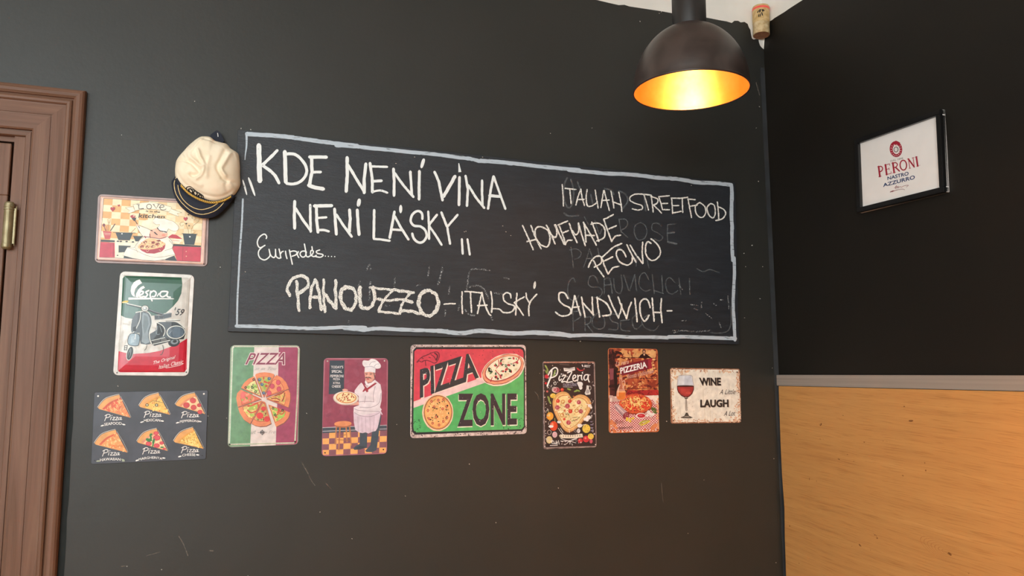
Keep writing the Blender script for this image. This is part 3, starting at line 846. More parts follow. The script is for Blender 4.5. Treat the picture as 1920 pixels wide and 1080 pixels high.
for s_ in ('112,572 92,640 108,740 160,830 240,910 310,955 380,972 450,965 530,935 590,885 635,830', '133,640 138,700 170,790 230,860 300,905 370,925 430,920 500,895 560,855'):
    bm = bmesh.new(); tube(bm, brim_line(s_), .00115, 6); from_bm('piping', bm, CREAMPIPE, brim, smooth=True)
# dark band under the crown, then the twisted gold rope
band = '118,590 160,660 240,735 320,785 400,818 480,845 560,848 640,822 722,775'
bm = bmesh.new(); tube(bm, cap_curve(band, .037), .0062, 10); from_bm('band', bm, NAVY, cap_root, smooth=True)
rope = resample(smooth_pts(P('165,668 240,745 320,797 400,832 460,848 520,852 580,842 640,822 700,788'), 6), 160)
for ph in (0, math.pi):
    bm = bmesh.new(); pts = []
    for i, (X, Y) in enumerate(rope):
        x, z = hp(X, Y); t = i * .5 + ph; pts.append((x - HX + .0013 * math.cos(t) * .3, -.0455 - .0018 * math.sin(t), z - HZ + .0023 * math.cos(t)))
    tube(bm, pts, .00155, 6); from_bm('gold_rope', bm, GOLDTHREAD, cap_root, smooth=True)
# embroidered emblem on the crown above the rope
def on_crown(X, Y):
    x, z = hp(X, Y); x -= HX; z -= HZ; an = math.atan2(z, x)
    R_out = min(outl, key=lambda p: abs((math.atan2(p[1], p[0]) - an + math.pi) % (2 * math.pi) - math.pi)); rr = min(1, math.hypot(x, z) / math.hypot(*R_out))
    return (x, -crown_h(x, z, rr) - .0008, z)
bm = bmesh.new()
for s_, w_ in (('222,705 232,690 262,688 290,705 330,735 372,762 402,785 408,808 390,818 350,808 305,788 260,755 228,722 222,705', .0011),
               ('248,708 270,712 292,735 280,745 258,728 248,708', .0014), ('300,740 322,735 340,752 330,770 308,762 300,740', .0013), ('350,775 372,772 388,792 375,802 355,795 350,775', .0014),
               ('262,700 300,722 340,748 385,778', .0010), ('270,756 310,780 350,798', .0010), ('290,720 286,748', .0010), ('330,745 322,775', .001), ('365,765 352,795', .0011)):
    tube(bm, [on_crown(x, y) for x, y in smooth_pts(P(s_), 4)], w_ * 1.35, 5)
from_bm('emblem', bm, DARKTHREAD, cap_root)
# adjuster strap standing up behind the crown, over the hook
sp = smooth_pts(P('478,140 500,118 530,95 552,86 575,100 598,130 612,165 625,205 560,230 480,190'), 3, True)
bm = bmesh.new(); q = [(hp(x, y, .02)[0] - HX, hp(x, y, .02)[1] - HZ) for x, y in sp]
fr = [bm.verts.new((x, -.024, z)) for x, z in q]; bk = [bm.verts.new((x, -.001, z)) for x, z in q]
bm.faces.new(fr); bm.faces.new(bk)
for i in range(len(q)): bm.faces.new((fr[i], fr[(i + 1) % len(q)], bk[(i + 1) % len(q)], bk[i]))
from_bm('strap', bm, NAVY, cap_root)
bm = bmesh.new(); tube(bm, [(hp(x, y, .026)[0] - HX, -.0255, hp(x, y, .026)[1] - HZ) for x, y in P('556,110 560,130 562,150')], .0012, 6)
from_bm('hook', bm, STEEL, cap_root)

# ================================================================== CHALKBOARD
cb = Board('chalkboard', 'long black chalkboard with handwritten Czech and Italian street food lines', 'chalkboard',
           P('450,243 1376,341 1384,647 430,622'), (1.812, .624), .014)
cb.plate(BOARD, r=.0015, name='board_panel', back=.0008)
K1 = (430, 235, .125); K2 = (630, 270, .17591); K3 = (470, 360, .125); K4 = (520, 490, 1 / 6); K5 = (820, 490, .13889); K6 = (1030, 500, .1875); K7 = (970, 370, .15625); K8 = (1030, 320, .1875); KA = (420, 230, .37975); KT = (900, 300, 1 / 3)
def ck_(name, label, items):
    cb.bucket(name, label)
    for i, (v, s_, w_, m_, kw) in enumerate(items):
        cb.view(*v); cb.stroke(s_, w_, m_, seed=i, **kw)
J = dict(jit=.26)
ck_('drawn_border', 'pale blue-white marker border line', [
    (K1, '262,128 430,140 600,150 780,162 970,185', 62, MARKER_BORDER, dict(jit=.08)),
    (K1, '975,188 1160,212 1350,238 1480,258 1600,272 1760,290 1920,305', 60, MARKER_BORDER, dict(jit=.1)),
    (K2, '0,14 150,22 300,36 450,52 600,66 760,82 900,96', 40, MARKER_BORDER, dict(jit=.1)),
    (K2, '900,94 1050,110 1200,130 1350,148 1450,160 1520,180 1640,182', 40, MARKER_BORDER, dict(jit=.14)),
    (K2, '1640,184 1740,188 1876,212', 38, MARKER_BORDER, dict(jit=.1)),
    (K8, '190,-8 400,12 560,28 700,32 850,42 1000,60 1120,74 1220,76', 38, MARKER_BORDER, dict(jit=.12)),
    (K8, '1210,78 1330,90 1450,114 1580,122 1700,128 1820,142', 38, MARKER_BORDER, dict(jit=.12)),
    (KT, '0,4 60,9 150,15 230,24 300,33 400,42 480,49 560,56', 21, MARKER_BORDER, dict(jit=.1)),
    (K8, '1826,560 1826,640 1828,760 1834,900', 34, MARKER_BORDER, dict(jit=.1)),
    (K1, '258,110 258,300 240,440 234,520', 34, MARKER_BORDER, dict(taper='end')),
    (KA, '93,378 88,500 78,640 72,760 66,880 64,1005', 9, MARKER_BORDER, dict(jit=.1)),
    (KA, '60,1004 250,1009 430,1016 600,1010 700,1012', 17, MARKER_BORDER, dict(jit=.12)),
    (K4, '750,752 900,766 980,772 1080,758 1200,756 1400,768 1600,776 1800,782 1920,788', 42, MARKER_BORDER, dict(jit=.1)),
    (K5, '0,935 120,950 250,968 380,966 520,940 700,944 900,965 1080,972 1250,962 1400,966 1600,975 1700,985 1810,1006', 58, MARKER_BORDER, dict(jit=.1)),
    (K6, '0,668 110,680 215,692', 40, MARKER_BORDER, dict(jit=.14)),
    (K6, '215,690 420,684 620,692 800,705 1000,704 1190,710', 34, MARKER_BORDER, dict(jit=.1)),
    (K6, '1190,702 1400,702 1600,710 1860,718', 36, MARKER_BORDER, dict(jit=.08)),
    (K8, '1820,150 1826,250 1820,400 1828,587', 36, MARKER_BORDER, dict(jit=.1)),
    (K6, '1848,-90 1850,60 1842,250 1838,400 1848,560 1856,735', 32, MARKER_BORDER, dict(jit=.1)),
])
mk = dict(jit=.1, sm=False)
ck_('chalk_lettering', 'white marker words KDE NENÍ VÍNA with opening quote', [
    (K1, '442,300 448,560 458,835', 74, MARKER, mk), (K1, '718,378 610,490 500,590', 46, MARKER, dict(jit=.14, taper=None, sm=False)), (K1, '500,600 610,680 690,760 745,865', 46, MARKER, dict(jit=.1)),
    (K1, '832,395 838,620 845,850', 58, MARKER, mk), (K1, '840,432 960,430 1060,490 1150,620 1150,740 1070,840 960,880 860,872', 44, MARKER, dict(jit=.08)),
    (K1, '1205,475 1455,478', 52, MARKER, mk), (K1, '1232,480 1240,700 1200,900', 50, MARKER, mk), (K1, '1245,705 1370,700', 42, MARKER, mk), (K1, '1190,900 1290,935 1410,955', 56, MARKER, mk),
    (K1, '200,815 235,940 262,1045', 26, MARKER, dict(taper='both')), (K1, '285,780 330,900 385,1060', 36, MARKER, dict(taper='both')),
    (K2, '118,145 120,340 108,505', 36, MARKER, mk), (K2, '130,225 215,370 305,515', 30, MARKER, mk), (K2, '318,212 300,370 300,520', 34, MARKER, mk),
    (K2, '362,205 385,360 388,515', 30, MARKER, mk), (K2, '372,238 545,245', 24, MARKER, mk), (K2, '390,398 485,392', 30, MARKER, mk), (K2, '392,510 470,495 548,520', 22, MARKER, dict(jit=.08)),
    (K2, '612,265 620,400 618,550', 30, MARKER, mk), (K2, '625,310 710,430 825,565', 26, MARKER, mk), (K2, '792,295 800,420 808,540', 28, MARKER, mk),
    (K2, '888,290 885,440 885,590', 30, MARKER, mk), (K2, '938,155 925,200 908,258', 36, MARKER, dict(taper='both')),
    (K2, '1050,298 1095,400 1135,600', 28, MARKER, mk), (K2, '1268,345 1210,450 1145,560', 36, MARKER, mk),
    (K2, '1316,355 1312,500 1310,650', 30, MARKER, mk), (K2, '1308,205 1320,300', 32, MARKER, dict(taper='start')),
    (K2, '1380,340 1405,480 1395,660', 26, MARKER, mk), (K2, '1410,440 1490,570 1580,682', 26, MARKER, mk), (K2, '1556,390 1556,520 1562,650', 26, MARKER, mk),
    (K2, '1678,345 1650,480 1620,690', 26, MARKER, mk), (K2, '1680,345 1735,500 1805,692', 24, MARKER, mk), (K2, '1635,550 1750,560', 30, MARKER, mk)])
ck_('chalk_lettering', 'white marker words NENÍ LÁSKY with closing quote', []) if False else None
cb.bucket('chalk_lettering_lasky', None)
for v, s_, w_, kw in [
    (K3, '660,140 655,350 660,545', 46, mk), (K3, '672,245 790,430 905,585', 40, mk), (K3, '892,195 895,400 900,595', 38, mk),
    (K3, '955,210 1215,205', 50, mk), (K3, '985,230 990,420 1010,605', 44, mk), (K3, '1005,390 1135,380', 34, mk), (K3, '1000,575 1090,570 1172,592', 36, dict(jit=.06)),
    (K3, '1258,255 1270,440 1285,635', 44, mk), (K3, '1285,340 1390,500 1515,670', 38, mk), (K3, '1482,268 1492,400 1480,600', 46, mk), (K3, '1598,270 1608,450 1625,640', 46, mk), (K3, '1632,100 1622,160 1612,220', 58, dict(taper='both')),
    (K2, '406,705 405,850 402,1005', 28, mk), (K2, '402,1012 480,1018 572,1032', 24, mk), (K2, '622,722 600,850 572,1000', 28, mk), (K2, '625,770 690,890 772,1018', 26, mk), (K2, '605,912 700,918', 24, mk), (K2, '690,650 688,738', 34, dict(taper='both')),
    (K2, '920,800 915,740 870,715 815,750 795,820 830,870 900,880 950,920 965,985 930,1040 880,1050 830,1010 812,955', 26, dict(jit=.08)),
    (K2, '982,720 990,860 992,1012', 24, mk), (K2, '1075,755 1000,850 990,875', 26, mk), (K2, '992,875 1060,970 1125,1075', 24, mk),
    (K2, '1122,730 1150,800 1182,880', 26, mk), (K2, '1295,755 1240,820 1185,885 1200,980 1215,1065', 24, mk),
    (K2, '1340,1015 1345,1090 1350,1170', 24, mk), (K2, '1400,1015 1412,1090 1425,1180', 22, mk)]:
    cb.view(*v); cb.stroke(s_, w_, MARKER, **kw)
cb.bucket('chalk_lettering_name', None); cb.view(*K3)
for s_ in ('232,700 240,670 215,635 180,640 130,680 100,750 115,815 150,835 215,800', '190,815 130,870 115,930 140,990 200,1020 250,1000 290,950 275,860', '275,860 300,950 350,985 372,940 372,860', '372,870 380,960 420,995 455,985', '425,855 440,920 452,990', '448,930 465,900 492,890', '522,888 530,950 545,1000', '580,870 600,970 625,1085', '590,900 640,885 690,900 680,940 620,965', '715,895 700,940 722,985', '805,780 820,860 835,960 870,975', '830,890 770,890 740,930 770,975 815,965 835,900', '870,970 920,940 940,890 905,880 900,940 945,970 985,950', '918,820 925,870', '1035,870 985,890 1000,920 1070,935 1085,955 1040,980 960,965', '1120,962', '1165,966', '1212,968', '1260,970'):
    cb.stroke(s_, 19, MARKER)
fz = dict(jit=.38)
cb.bucket('chalk_lettering_panouzzo', None); cb.view(*K4)
for s_, w_ in (('140,388 112,310 150,220 220,170 300,170 345,220 335,290 240,365', 34), ('215,225 228,380 245,555', 36), ('425,205 380,330 365,525', 34), ('430,215 465,330 495,545', 36), ('365,405 480,400', 34), ('520,205 520,370 535,570', 30), ('530,370 600,460 660,530', 40), ('655,215 655,360 665,520', 36),
               ('790,290 720,330 715,430 760,520 830,545 880,470 885,380 850,310 760,285', 40), ('930,290 925,420 945,510 1010,530 1070,490 1095,400 1075,290', 40), ('1040,295 1180,310 1300,320', 28), ('1300,320 1230,400 1170,480 1140,560', 28), ('1130,425 1250,440 1380,430 1520,460', 30), ('1140,568 1250,575 1380,590', 28),
               ('1300,320 1400,335 1530,352', 36), ('1490,360 1430,440 1390,510 1380,580', 28), ('1400,560 1500,560 1600,590', 36), ('1670,330 1610,380 1590,470 1620,570 1690,615 1770,570 1810,480 1790,390 1730,335 1670,330', 40)):
    cb.stroke(s_, w_, CHALK_FUZZY, **fz)
cb.bucket('chalk_lettering_sandwich', None); cb.view(*K5)
for s_ in ('90,580 160,572 240,572', '332,412 330,560 338,705', '370,408 490,415 605,430', '445,420 452,560 460,690', '600,420 570,560 540,705', '600,425 635,570 690,700 720,730', '540,598 670,592', '720,410 738,520 735,620 730,690', '735,640 830,645 890,690 980,690 1030,650 1035,600 960,575 900,530 890,460 930,425 980,440 992,495', '1072,432 1062,580 1055,725', '1170,480 1100,520 1035,560', '1040,560 1100,640 1160,728', '1195,430 1205,500 1245,560', '1340,445 1290,500 1245,560 1232,650 1235,735'):
    cb.stroke(s_, 20, CHALK, **J)
cb.stroke('1318,272 1305,375', 34, CHALK, taper='both'); cb.bucket('chalk_lettering_roll', None); cb.view(*K6)
for s_ in ('185,320 150,265 100,265 95,330 130,375 200,410 215,450 180,488 110,490 60,455', '250,290 235,380 215,470', '252,290 280,390 310,485', '225,410 295,400', '320,305 335,400 355,505', '330,360 385,420 440,480', '425,305 430,400 438,485', '475,305 485,400 500,505', '470,310 560,360 610,440 605,480 530,492', '588,290 630,390 690,515', '690,510 715,430 720,375', '685,305 720,400 770,520', '818,355 790,430 772,515', '852,318 865,430 875,550', '1005,410 985,340 940,325 905,370 910,480 945,545 975,520 995,485', '1025,315 1035,430 1045,545', '1118,320 1112,430 1125,560', '1035,455 1115,460'):
    cb.stroke(s_, 16, CHALK, **J)
cb.stroke('1175,442 1225,442', 14, CHALK)
cb.bucket('chalk_lettering_homemade', None); cb.view(*K7)
for s_ in ('60,340 125,480 188,630', '160,340 215,480 282,618', '112,532 225,505', '215,480 210,400 245,355 310,365 370,410 390,500 370,580 330,595 270,560 225,500', '345,335 400,440 450,560', '365,400 430,475 460,480', '445,330 470,400 468,460 440,480', '455,330 500,440 560,565', '485,335 540,310 600,285', '500,345 545,460 575,570', '550,425 610,400', '575,565 600,520 655,515', '620,315 660,430 715,545', '655,400 700,450 735,400 730,310', '735,330 770,450 812,580', '790,300 810,400 820,540', '790,305 860,420 945,575', '815,455 920,460', '890,300 930,400 975,530', '880,325 960,310 1030,350 1050,420 1030,490 950,525', '1035,270 1080,400 1130,535', '1030,268 1090,240 1148,208', '1095,380 1185,342', '1130,530 1170,470 1235,455',
           '#', '850,840 880,770 940,710 1000,715 1000,790 920,840', '910,760 960,850 1035,955', '1010,725 1080,660 1150,600 1250,555', '1015,740 1045,830 1085,920', '1030,770 1140,715', '1090,920 1140,850 1215,828', '1300,715 1260,640 1200,635 1185,690 1220,770 1310,815 1370,780 1375,720', '1310,570 1350,650 1420,780', '1350,575 1420,690 1500,795', '1500,540 1495,660 1505,790', '1600,555 1560,535 1535,590 1545,700 1610,760 1680,730 1715,660 1680,570 1600,500'):
    if s_ == '#': cb.bucket('chalk_lettering_pecivo', None); continue
    cb.stroke(s_, 18, CHALK, **J)
cb.bucket('chalk_lettering_streetfood', None); cb.view(*K8)
for s_ in ('125,140 135,250 138,355', '155,178 265,190', '200,185 208,250 215,330', '312,185 285,260 262,345', '312,185 325,270 348,350', '275,290 345,288', '375,190 365,280 380,355 430,352', '430,352 460,330 465,325', '455,195 470,290 485,375', '540,200 525,290 512,370', '545,200 570,300 598,400', '520,300 595,295', '612,205 632,300 642,375', '690,215 710,310 722,410', '628,310 715,345', '1005,245 870,235 810,260 805,300 860,330 920,350 925,385 880,395 825,382', '940,240 965,310 988,395', '1015,245 1025,330 1035,415', '1010,260 1080,285 1070,330 1030,345', '1035,345 1080,385 1118,425', '1090,265 1110,320 1128,390', '1090,262 1195,252', '1115,330 1180,328', '1128,390 1198,392', '1218,280 1225,350 1228,430', '1215,275 1310,278', '1228,352 1290,350', '1228,425 1315,408', '1300,278 1380,268', '1325,280 1330,420', '1382,285 1400,380 1418,470', '1380,285 1455,292', '1400,358 1475,345', '1500,320 1455,360 1470,440 1520,470 1558,430 1550,360 1500,320', '1610,330 1572,370 1590,440 1630,475 1655,430 1645,350 1610,330', '1675,315 1685,400 1690,495', '1680,360 1740,390 1758,430 1730,480 1660,500'):
    cb.stroke(s_, 13, CHALK, **J)
cb.bucket('wiped_lettering', 'faint wiped-off chalk words'); cb.view(*K8)
for s_ in ('175,75 150,130 140,250 165,350 200,370 230,320 240,200 210,90', '280,115 310,200', '690,205 760,240 780,310 730,380', '410,240 430,330', '145,425 190,455 290,450', '940,215 960,400', '545,180 620,200 640,240'): cb.stroke(s_, 17, GHOST)
cb.bucket('wiped_lettering@1', 'faint wiped-off words behind the slanted chalk lines')
cb.view(*K7)
for s_ in ('1215,265 1290,265 1320,310 1290,370 1240,405 1320,480', '1215,265 1240,420', '1470,305 1410,340 1400,430 1440,510 1510,500 1550,430 1530,340 1470,305', '1720,350 1680,315 1620,320 1610,390 1680,430 1740,480 1700,525 1640,500', '1800,330 1795,430 1800,530', '1800,330 1900,320', '1800,430 1880,420', '1800,535 1910,560', '640,600 655,720 668,845', '620,635 700,620 760,660 740,720 680,745', '860,620 830,730 790,840', '860,620 900,740 910,850', '820,740 890,735', '960,610 975,690', '1430,680 1420,830', '1550,740 1575,850', '800,235 850,330', '925,280 980,440 1010,380', '1190,600 1250,620'): cb.stroke(s_, 13, GHOST)
cb.stroke('1795,430 1880,425', 22, GHOST); cb.stroke('1800,537 1905,560', 26, GHOST)
cb.bucket('wiped_lettering@2', 'faint wiped-off words around the word SANDWICH')
cb.view(*K6)
for s_ in ('255,155 235,115 195,150 180,240 200,320 260,340 290,290', '485,160 450,95 400,105 385,170 420,205 490,205 525,250 500,300 440,310', '545,115 545,270', '545,130 600,120 625,270', '550,185 620,180', '640,115 650,230 700,270 725,200 715,85', '740,85 790,240', '850,80 800,240', '850,80 868,240', '990,130 950,65 905,90 895,190 950,245 1005,230', '1025,85 1045,270', '1045,240 1135,270', '1120,90 1130,270', '1250,160 1200,110 1160,150 1170,240 1220,275 1280,240', '1290,110 1310,280', '1395,120 1400,280',
           '232,445 235,640', '235,450 310,450 310,500 245,545', '350,500 355,640', '350,510 410,505 400,560 360,580', '370,580 435,660', '470,470 430,520 430,590 490,625 545,600 540,510 480,465', '690,480 600,480 620,545 680,570 670,630 590,625', '710,540 800,530', '710,545 715,630 800,645', '870,480 825,520 835,600 870,625 920,580', '980,480 920,540 950,610 1040,640 1090,590', '1470,20 1530,50 1600,30 1690,60', '1810,400 1812,560 1780,640 1700,665 1600,660'): cb.stroke(s_, 12, GHOST)
cb.bucket('chalk_smudge', 'faint chalk smudges and specks')
for s_ in ('1230,640 1330,640 1450,650 1600,640', '1780,290 1790,420', '1520,350 1515,420', '1410,380 1480,390', '1640,370 1665,390', '1290,190 1330,230', '1440,420 1500,440', '1240,660 1330,640', '1690,550 1710,610', '1560,470 1620,520', '1700,330 1730,335', '1310,540 1370,540'): cb.stroke(s_, 12, GHOST2)
cb.view(*K5)
for s_ in ('440,110 560,105 700,125', '430,140 410,250 395,380', '70,60 50,160 20,300', '430,350 520,330 600,355 650,420 680,500', '370,650 420,720 500,730', '100,660 102,740', '720,740 740,800', '290,590 280,660', '760,425 870,445', '900,225 960,240', '160,340 150,440'): cb.stroke(s_, 22, GHOST2)
cb.view(*K4)
for s_ in ('1045,25 1000,100', '1045,30 1045,100', '1045,230 1030,440', '930,230 910,280', '1320,190 1315,280', '1705,60 1690,190', '1870,50 1800,270', '1560,290 1590,260 1605,265', '1885,550 1885,600', '800,670 802,710', '1200,500 1260,500'): cb.stroke(s_, 18, GHOST2)
cb.view(0, 0, 1)
cb.many([(x, y, 1.1, .6, 10) for x, y in P('1295,348 777,295 742,307 904,295 870,435 873,434 942,424 948,435 957,442 1029,428 460,510')], ink('#d8c8b8'))
cb.finish()
lab = {'chalk_lettering_lasky': 'white marker words NENÍ LÁSKY with closing quote', 'chalk_lettering_name': 'small white handwritten signature word under the quote', 'chalk_lettering_panouzzo': 'thick rubbed chalk word PANOUZZO',
       'chalk_lettering_sandwich': 'chalk word ITALSKÝ with a dash before it', 'chalk_lettering_roll': 'chalk word SANDWICH with a dash after it', 'chalk_lettering_homemade': 'slanted chalk word HOMEMADE', 'chalk_lettering_pecivo': 'rising chalk word PEČIVO', 'chalk_lettering_streetfood': 'chalk words ITALIAN STREETFOOD'}
for o in list(cb.root.children):
    if o.name.startswith(('chalk_smudge', 'wiped_lettering', 'printed_ornament')): o['kind'] = 'stuff'
    if o.name in lab: o['label'] = lab[o.name]; o.name = 'chalk_lettering'

# ================================================================== TIN SIGNS
# ---------- kitchen sign
s = Board('tin_sign', 'mauve-edged sign with a cartoon chef, checked wall and LOVE IS IN THE KITCHEN banner', 'sign', P('183,364 394.5,376 388,500 177,492'), (.303, .202), .003, group='tin signs hung below and beside the chalkboard')
s.plate(mottle('mauve_tin', '#8a7674', '#a08a86', 25, .35), r=.012)
s.view(170, 355, .13889); s.bucket('printed_picture')
INK = '#3a2c26'
s.poly('140,97 1572,190 1520,1012 82,945', '#e0baa8', gloss=.3); s.stroke('150,108 1560,200 1508,1000 95,935', 5, '#b88c7c', sm=False, closed=True)
Q = P('178,122 1524,206 1482,982 118,918'); s.poly(Q, '#f0dfb8')
s.checks(Q, 11, 9, '#e8c896'); s.checks([bil(Q, 0, 0), bil(Q, 5 / 11, 0), bil(Q, 5 / 11, 7 / 9), bil(Q, 0, 7 / 9)], 5, 7, '#dfa968')
s.stroke('178,122 1524,206 1482,982 118,918', 6, INK, sm=False, closed=True)
s.ell(1000, 540, 170, 110, '#efe6c8'); s.ell(800, 470, 110, 60, '#eee4c8')
s.poly('140,680 328,690 326,716 138,710', '#2c2c30'); s.poly('136,712 326,722 328,922 118,918', '#bf2f46'); s.stroke('310,725 305,918', 5, '#7c2030', sm=False); s.stroke('150,730 290,738 288,900', 3, '#d85a68', sm=False)
s.poly('328,688 700,702 660,945 330,925', '#efe6cc'); s.poly('335,700 600,712 598,722 335,712', '#d8ccb0'); s.poly('378,758 548,765 470,850 378,855', '#2a3238')
for x, y in P('370,703 408,705 487,707 572,712'): s.ell(x, y, 17, 10, '#22262a')
s.ell(365, 893, 12, 7, '#22262a'); s.poly('450,900 560,930 640,945 445,930', '#2a3238')
s.poly('1108,738 1490,762 1488,782 1110,766', '#2c2c30'); s.poly('1095,765 1490,784 1482,978 1165,965', '#c2364c'); s.stroke('1248,775 1242,968', 5, '#8c2438', sm=False); s.ell(1290, 840, 7, 7, '#e8b8a0'); s.ell(1292, 905, 7, 7, '#e8b8a0'); s.stroke('1300,790 1302,825', 3, '#8c2438')
s.poly('338,588 570,592 530,692 375,686', '#28323a'); s.stroke('308,584 608,592', 7, '#1e262c', sm=False); s.ell(424, 602, 10, 8, '#f0f0e8'); s.stroke('545,590 608,524', 6, '#a86a3a', sm=False)
s.poly('578,638 704,640 640,705 606,704', '#28323a'); s.stroke('570,632 704,636', 7, '#1e262c', sm=False)
s.poly('1245,602 1432,608 1398,752 1268,747', '#2c3840'); s.stroke('1232,600 1440,608', 8, '#1e262c', sm=False); s.ell(1340, 642, 11, 9, '#f0f0e8')
s.poly('165,565 282,572 264,672 195,672', '#c8484c'); s.stroke('180,592 272,598', 5, '#f0d8c0'); s.stroke('190,612 270,616', 4, '#f0d8c0')
for q_, c_, w_ in (('180,490 205,560', '#6a2c30', 9), ('210,500 215,560', '#c86040', 7), ('250,420 240,560', '#a87840', 5), ('330,470 270,560', '#4a2c30', 11), ('232,480 228,560', '#c89060', 6)): s.stroke(q_, w_, c_)
s.ell(180, 485, 18, 22, '#7a3038'); s.ring(250, 425, 20, 30, 5, '#c8a060')
s.poly('1040,652 1075,625 1105,608 1160,618 1240,672 1160,668', '#c02c3c', sm=False); s.poly('1070,668 1238,676 1195,740 1105,722', '#efe2cc'); s.stroke('1100,690 1200,700', 5, '#c8404c')
# chef
s.poly('1000,948 1130,900 1168,968 1010,955', '#2c3640')
BODY = '725,640 660,690 620,745 590,790 500,780 480,810 435,893 560,930 700,955 860,968 1000,950 1145,890 1100,800 1118,745 1090,690 1040,640 900,660'
s.poly(BODY, '#efe9da'); s.stroke(BODY, 4, INK, sm=False, closed=True)
s.poly('612,482 760,528 810,560 800,640 712,640 660,570', '#efe9da'); s.stroke('612,482 660,580 712,640', 4, INK); s.stroke('655,488 760,528 812,556', 4, INK)
s.stroke('500,785 620,830 760,895 900,920 1080,895 1140,880', 4, '#6a5a48'); s.stroke('600,780 640,860', 3, '#8a7a68'); s.stroke('1060,690 1120,780 1000,830', 4, INK)
s.ell(572, 368, 34, 22, '#a83038', jit=.1); s.ell(585, 360, 14, 8, '#e8c8b0'); s.poly('552,392 618,384 604,432 585,430', '#35262c'); s.stroke('602,425 630,470 662,522', 9, '#35262c'); s.ell(630, 488, 22, 14, '#eeb89c')
s.poly('808,560 860,535 925,530 1025,575 1028,640 940,662 840,650 800,610', '#eeb196', sm=True)
s.poly('850,412 880,385 940,398 1000,395 1060,420 1110,432 1185,500 1175,555 1110,565 1050,535 1030,590 960,575 905,520 935,478 885,478 845,450', '#f1ebdd', sm=True); s.stroke('850,412 880,385 940,398 1000,395 1060,420 1110,432 1185,500 1175,555 1110,565 1050,535', 4, '#9a8458')
s.stroke('1050,535 1025,590', 4, INK); s.stroke('845,450 885,478 935,478 905,515', 4, '#9a8458'); s.stroke('900,522 935,560 985,572 1025,580', 13, '#2a2226', jit=.3)
s.stroke('805,550 850,570 880,600 905,618', 17, '#2a2226', taper='both'); s.ell(858, 560, 22, 18, '#f0b8a0'); s.ell(985, 620, 26, 14, '#e48c78')
s.stroke('730,640 790,648 850,655 940,668 1020,645', 9, '#8a3038'); s.stroke('800,605 805,650 830,680 862,685', 12, '#8a3038'); s.stroke('728,638 745,655', 16, '#8a3038')
s.poly('650,790 760,815 900,800 1012,735 1000,800 960,842 860,870 760,865 690,832', '#a8283c', sm=False); s.poly('640,775 690,720 760,670 830,660 930,690 1010,735 960,775 860,808 740,815 660,800', '#efc08c', sm=True)
s.many([(x, y, 30, 17, -10) for x, y in P('735,715 845,720 915,700 905,742 695,775 768,780 838,772')], '#8a3228', seed=3); s.scatter(P('680,700 980,700 960,790 680,790'), 40, 5, 9, '#f4e0b0', 5); s.scatter(P('680,690 980,700 960,790 680,790'), 24, 4, 7, '#c05a38', 6)
s.stroke('615,790 640,750 660,740; 750,830 770,845 790,820; 925,820 950,830; 600,810 650,800', 4, '#f0dcb0')
s.stroke('1385,405 1365,385 1395,365 1420,395 1395,420', 4, '#a88a58'); s.stroke('1255,480 1225,500 1205,465 1240,445 1280,470 1320,560 1320,600', 4, '#a88a58'); s.stroke('1365,560 1395,555 1410,580 1380,600 1355,580 1380,500 1450,440 1470,390', 4, '#a88a58')
def heart(x, y, r_, c_): s.poly([(x + r_ * a, y + r_ * b) for a, b in ((0, 1), (-.9, .05), (-.95, -.5), (-.5, -.85), (-.05, -.45), (.4, -.9), (.95, -.6), (.85, 0))], c_)
heart(300, 270, 34, '#b02c38'); heart(382, 222, 17, '#b02c38'); heart(1282, 402, 30, '#b83c48'); heart(1292, 466, 12, INK); heart(1328, 494, 10, INK); heart(1320, 345, 12, INK)
BAN = '#f3ead2'
s.poly('470,252 575,238 600,300 505,332 530,290', BAN); s.poly('1085,265 1228,318 1168,328 1192,372 1050,318', BAN)
s.stroke('470,252 575,238; 600,300 505,332 530,290 470,252; 1085,265 1228,318 1168,328 1192,372 1060,322', 4, '#8a8064', sm=False)
s.poly('575,212 690,185 800,176 950,200 1095,245 1062,306 930,280 800,268 700,270 600,292', BAN); s.stroke('575,212 690,185 800,176 950,200 1095,245 1062,306 930,280 800,268 700,270 600,292', 4, '#8a8064', sm=False, closed=True)
s.bucket('printed_lettering')
s.stroke('625,205 665,212; 712,258 718,272', 6, INK, sm=False); s.stroke('648,210 655,268 715,262', 11, INK, sm=False); s.ring(790, 236, 33, 32, 9, INK); s.stroke('838,206 865,208; 905,204 935,208', 6, INK, sm=False); s.stroke('850,208 888,262 920,206', 9, INK, sm=False)
s.stroke('925,248 985,242 985,220 955,215 935,245 950,275 990,282 1020,268', 8, INK)
s.text('is in the', '745,282 935,296 935,320 745,306', INK, off=.01, shear=.2); s.text('kitchen', '645,322 1000,352 1000,392 645,388', INK, off=.008, shear=.15)
s.nails([(142, 104), (1535, 560)], .0022)
s.bucket('printed_picture'); s.holes([(85, 947), (1527, 1010), (1563, 186)], .0018)
s.finish([(.005, 0), (.007, .0014), (.010, .0022)])

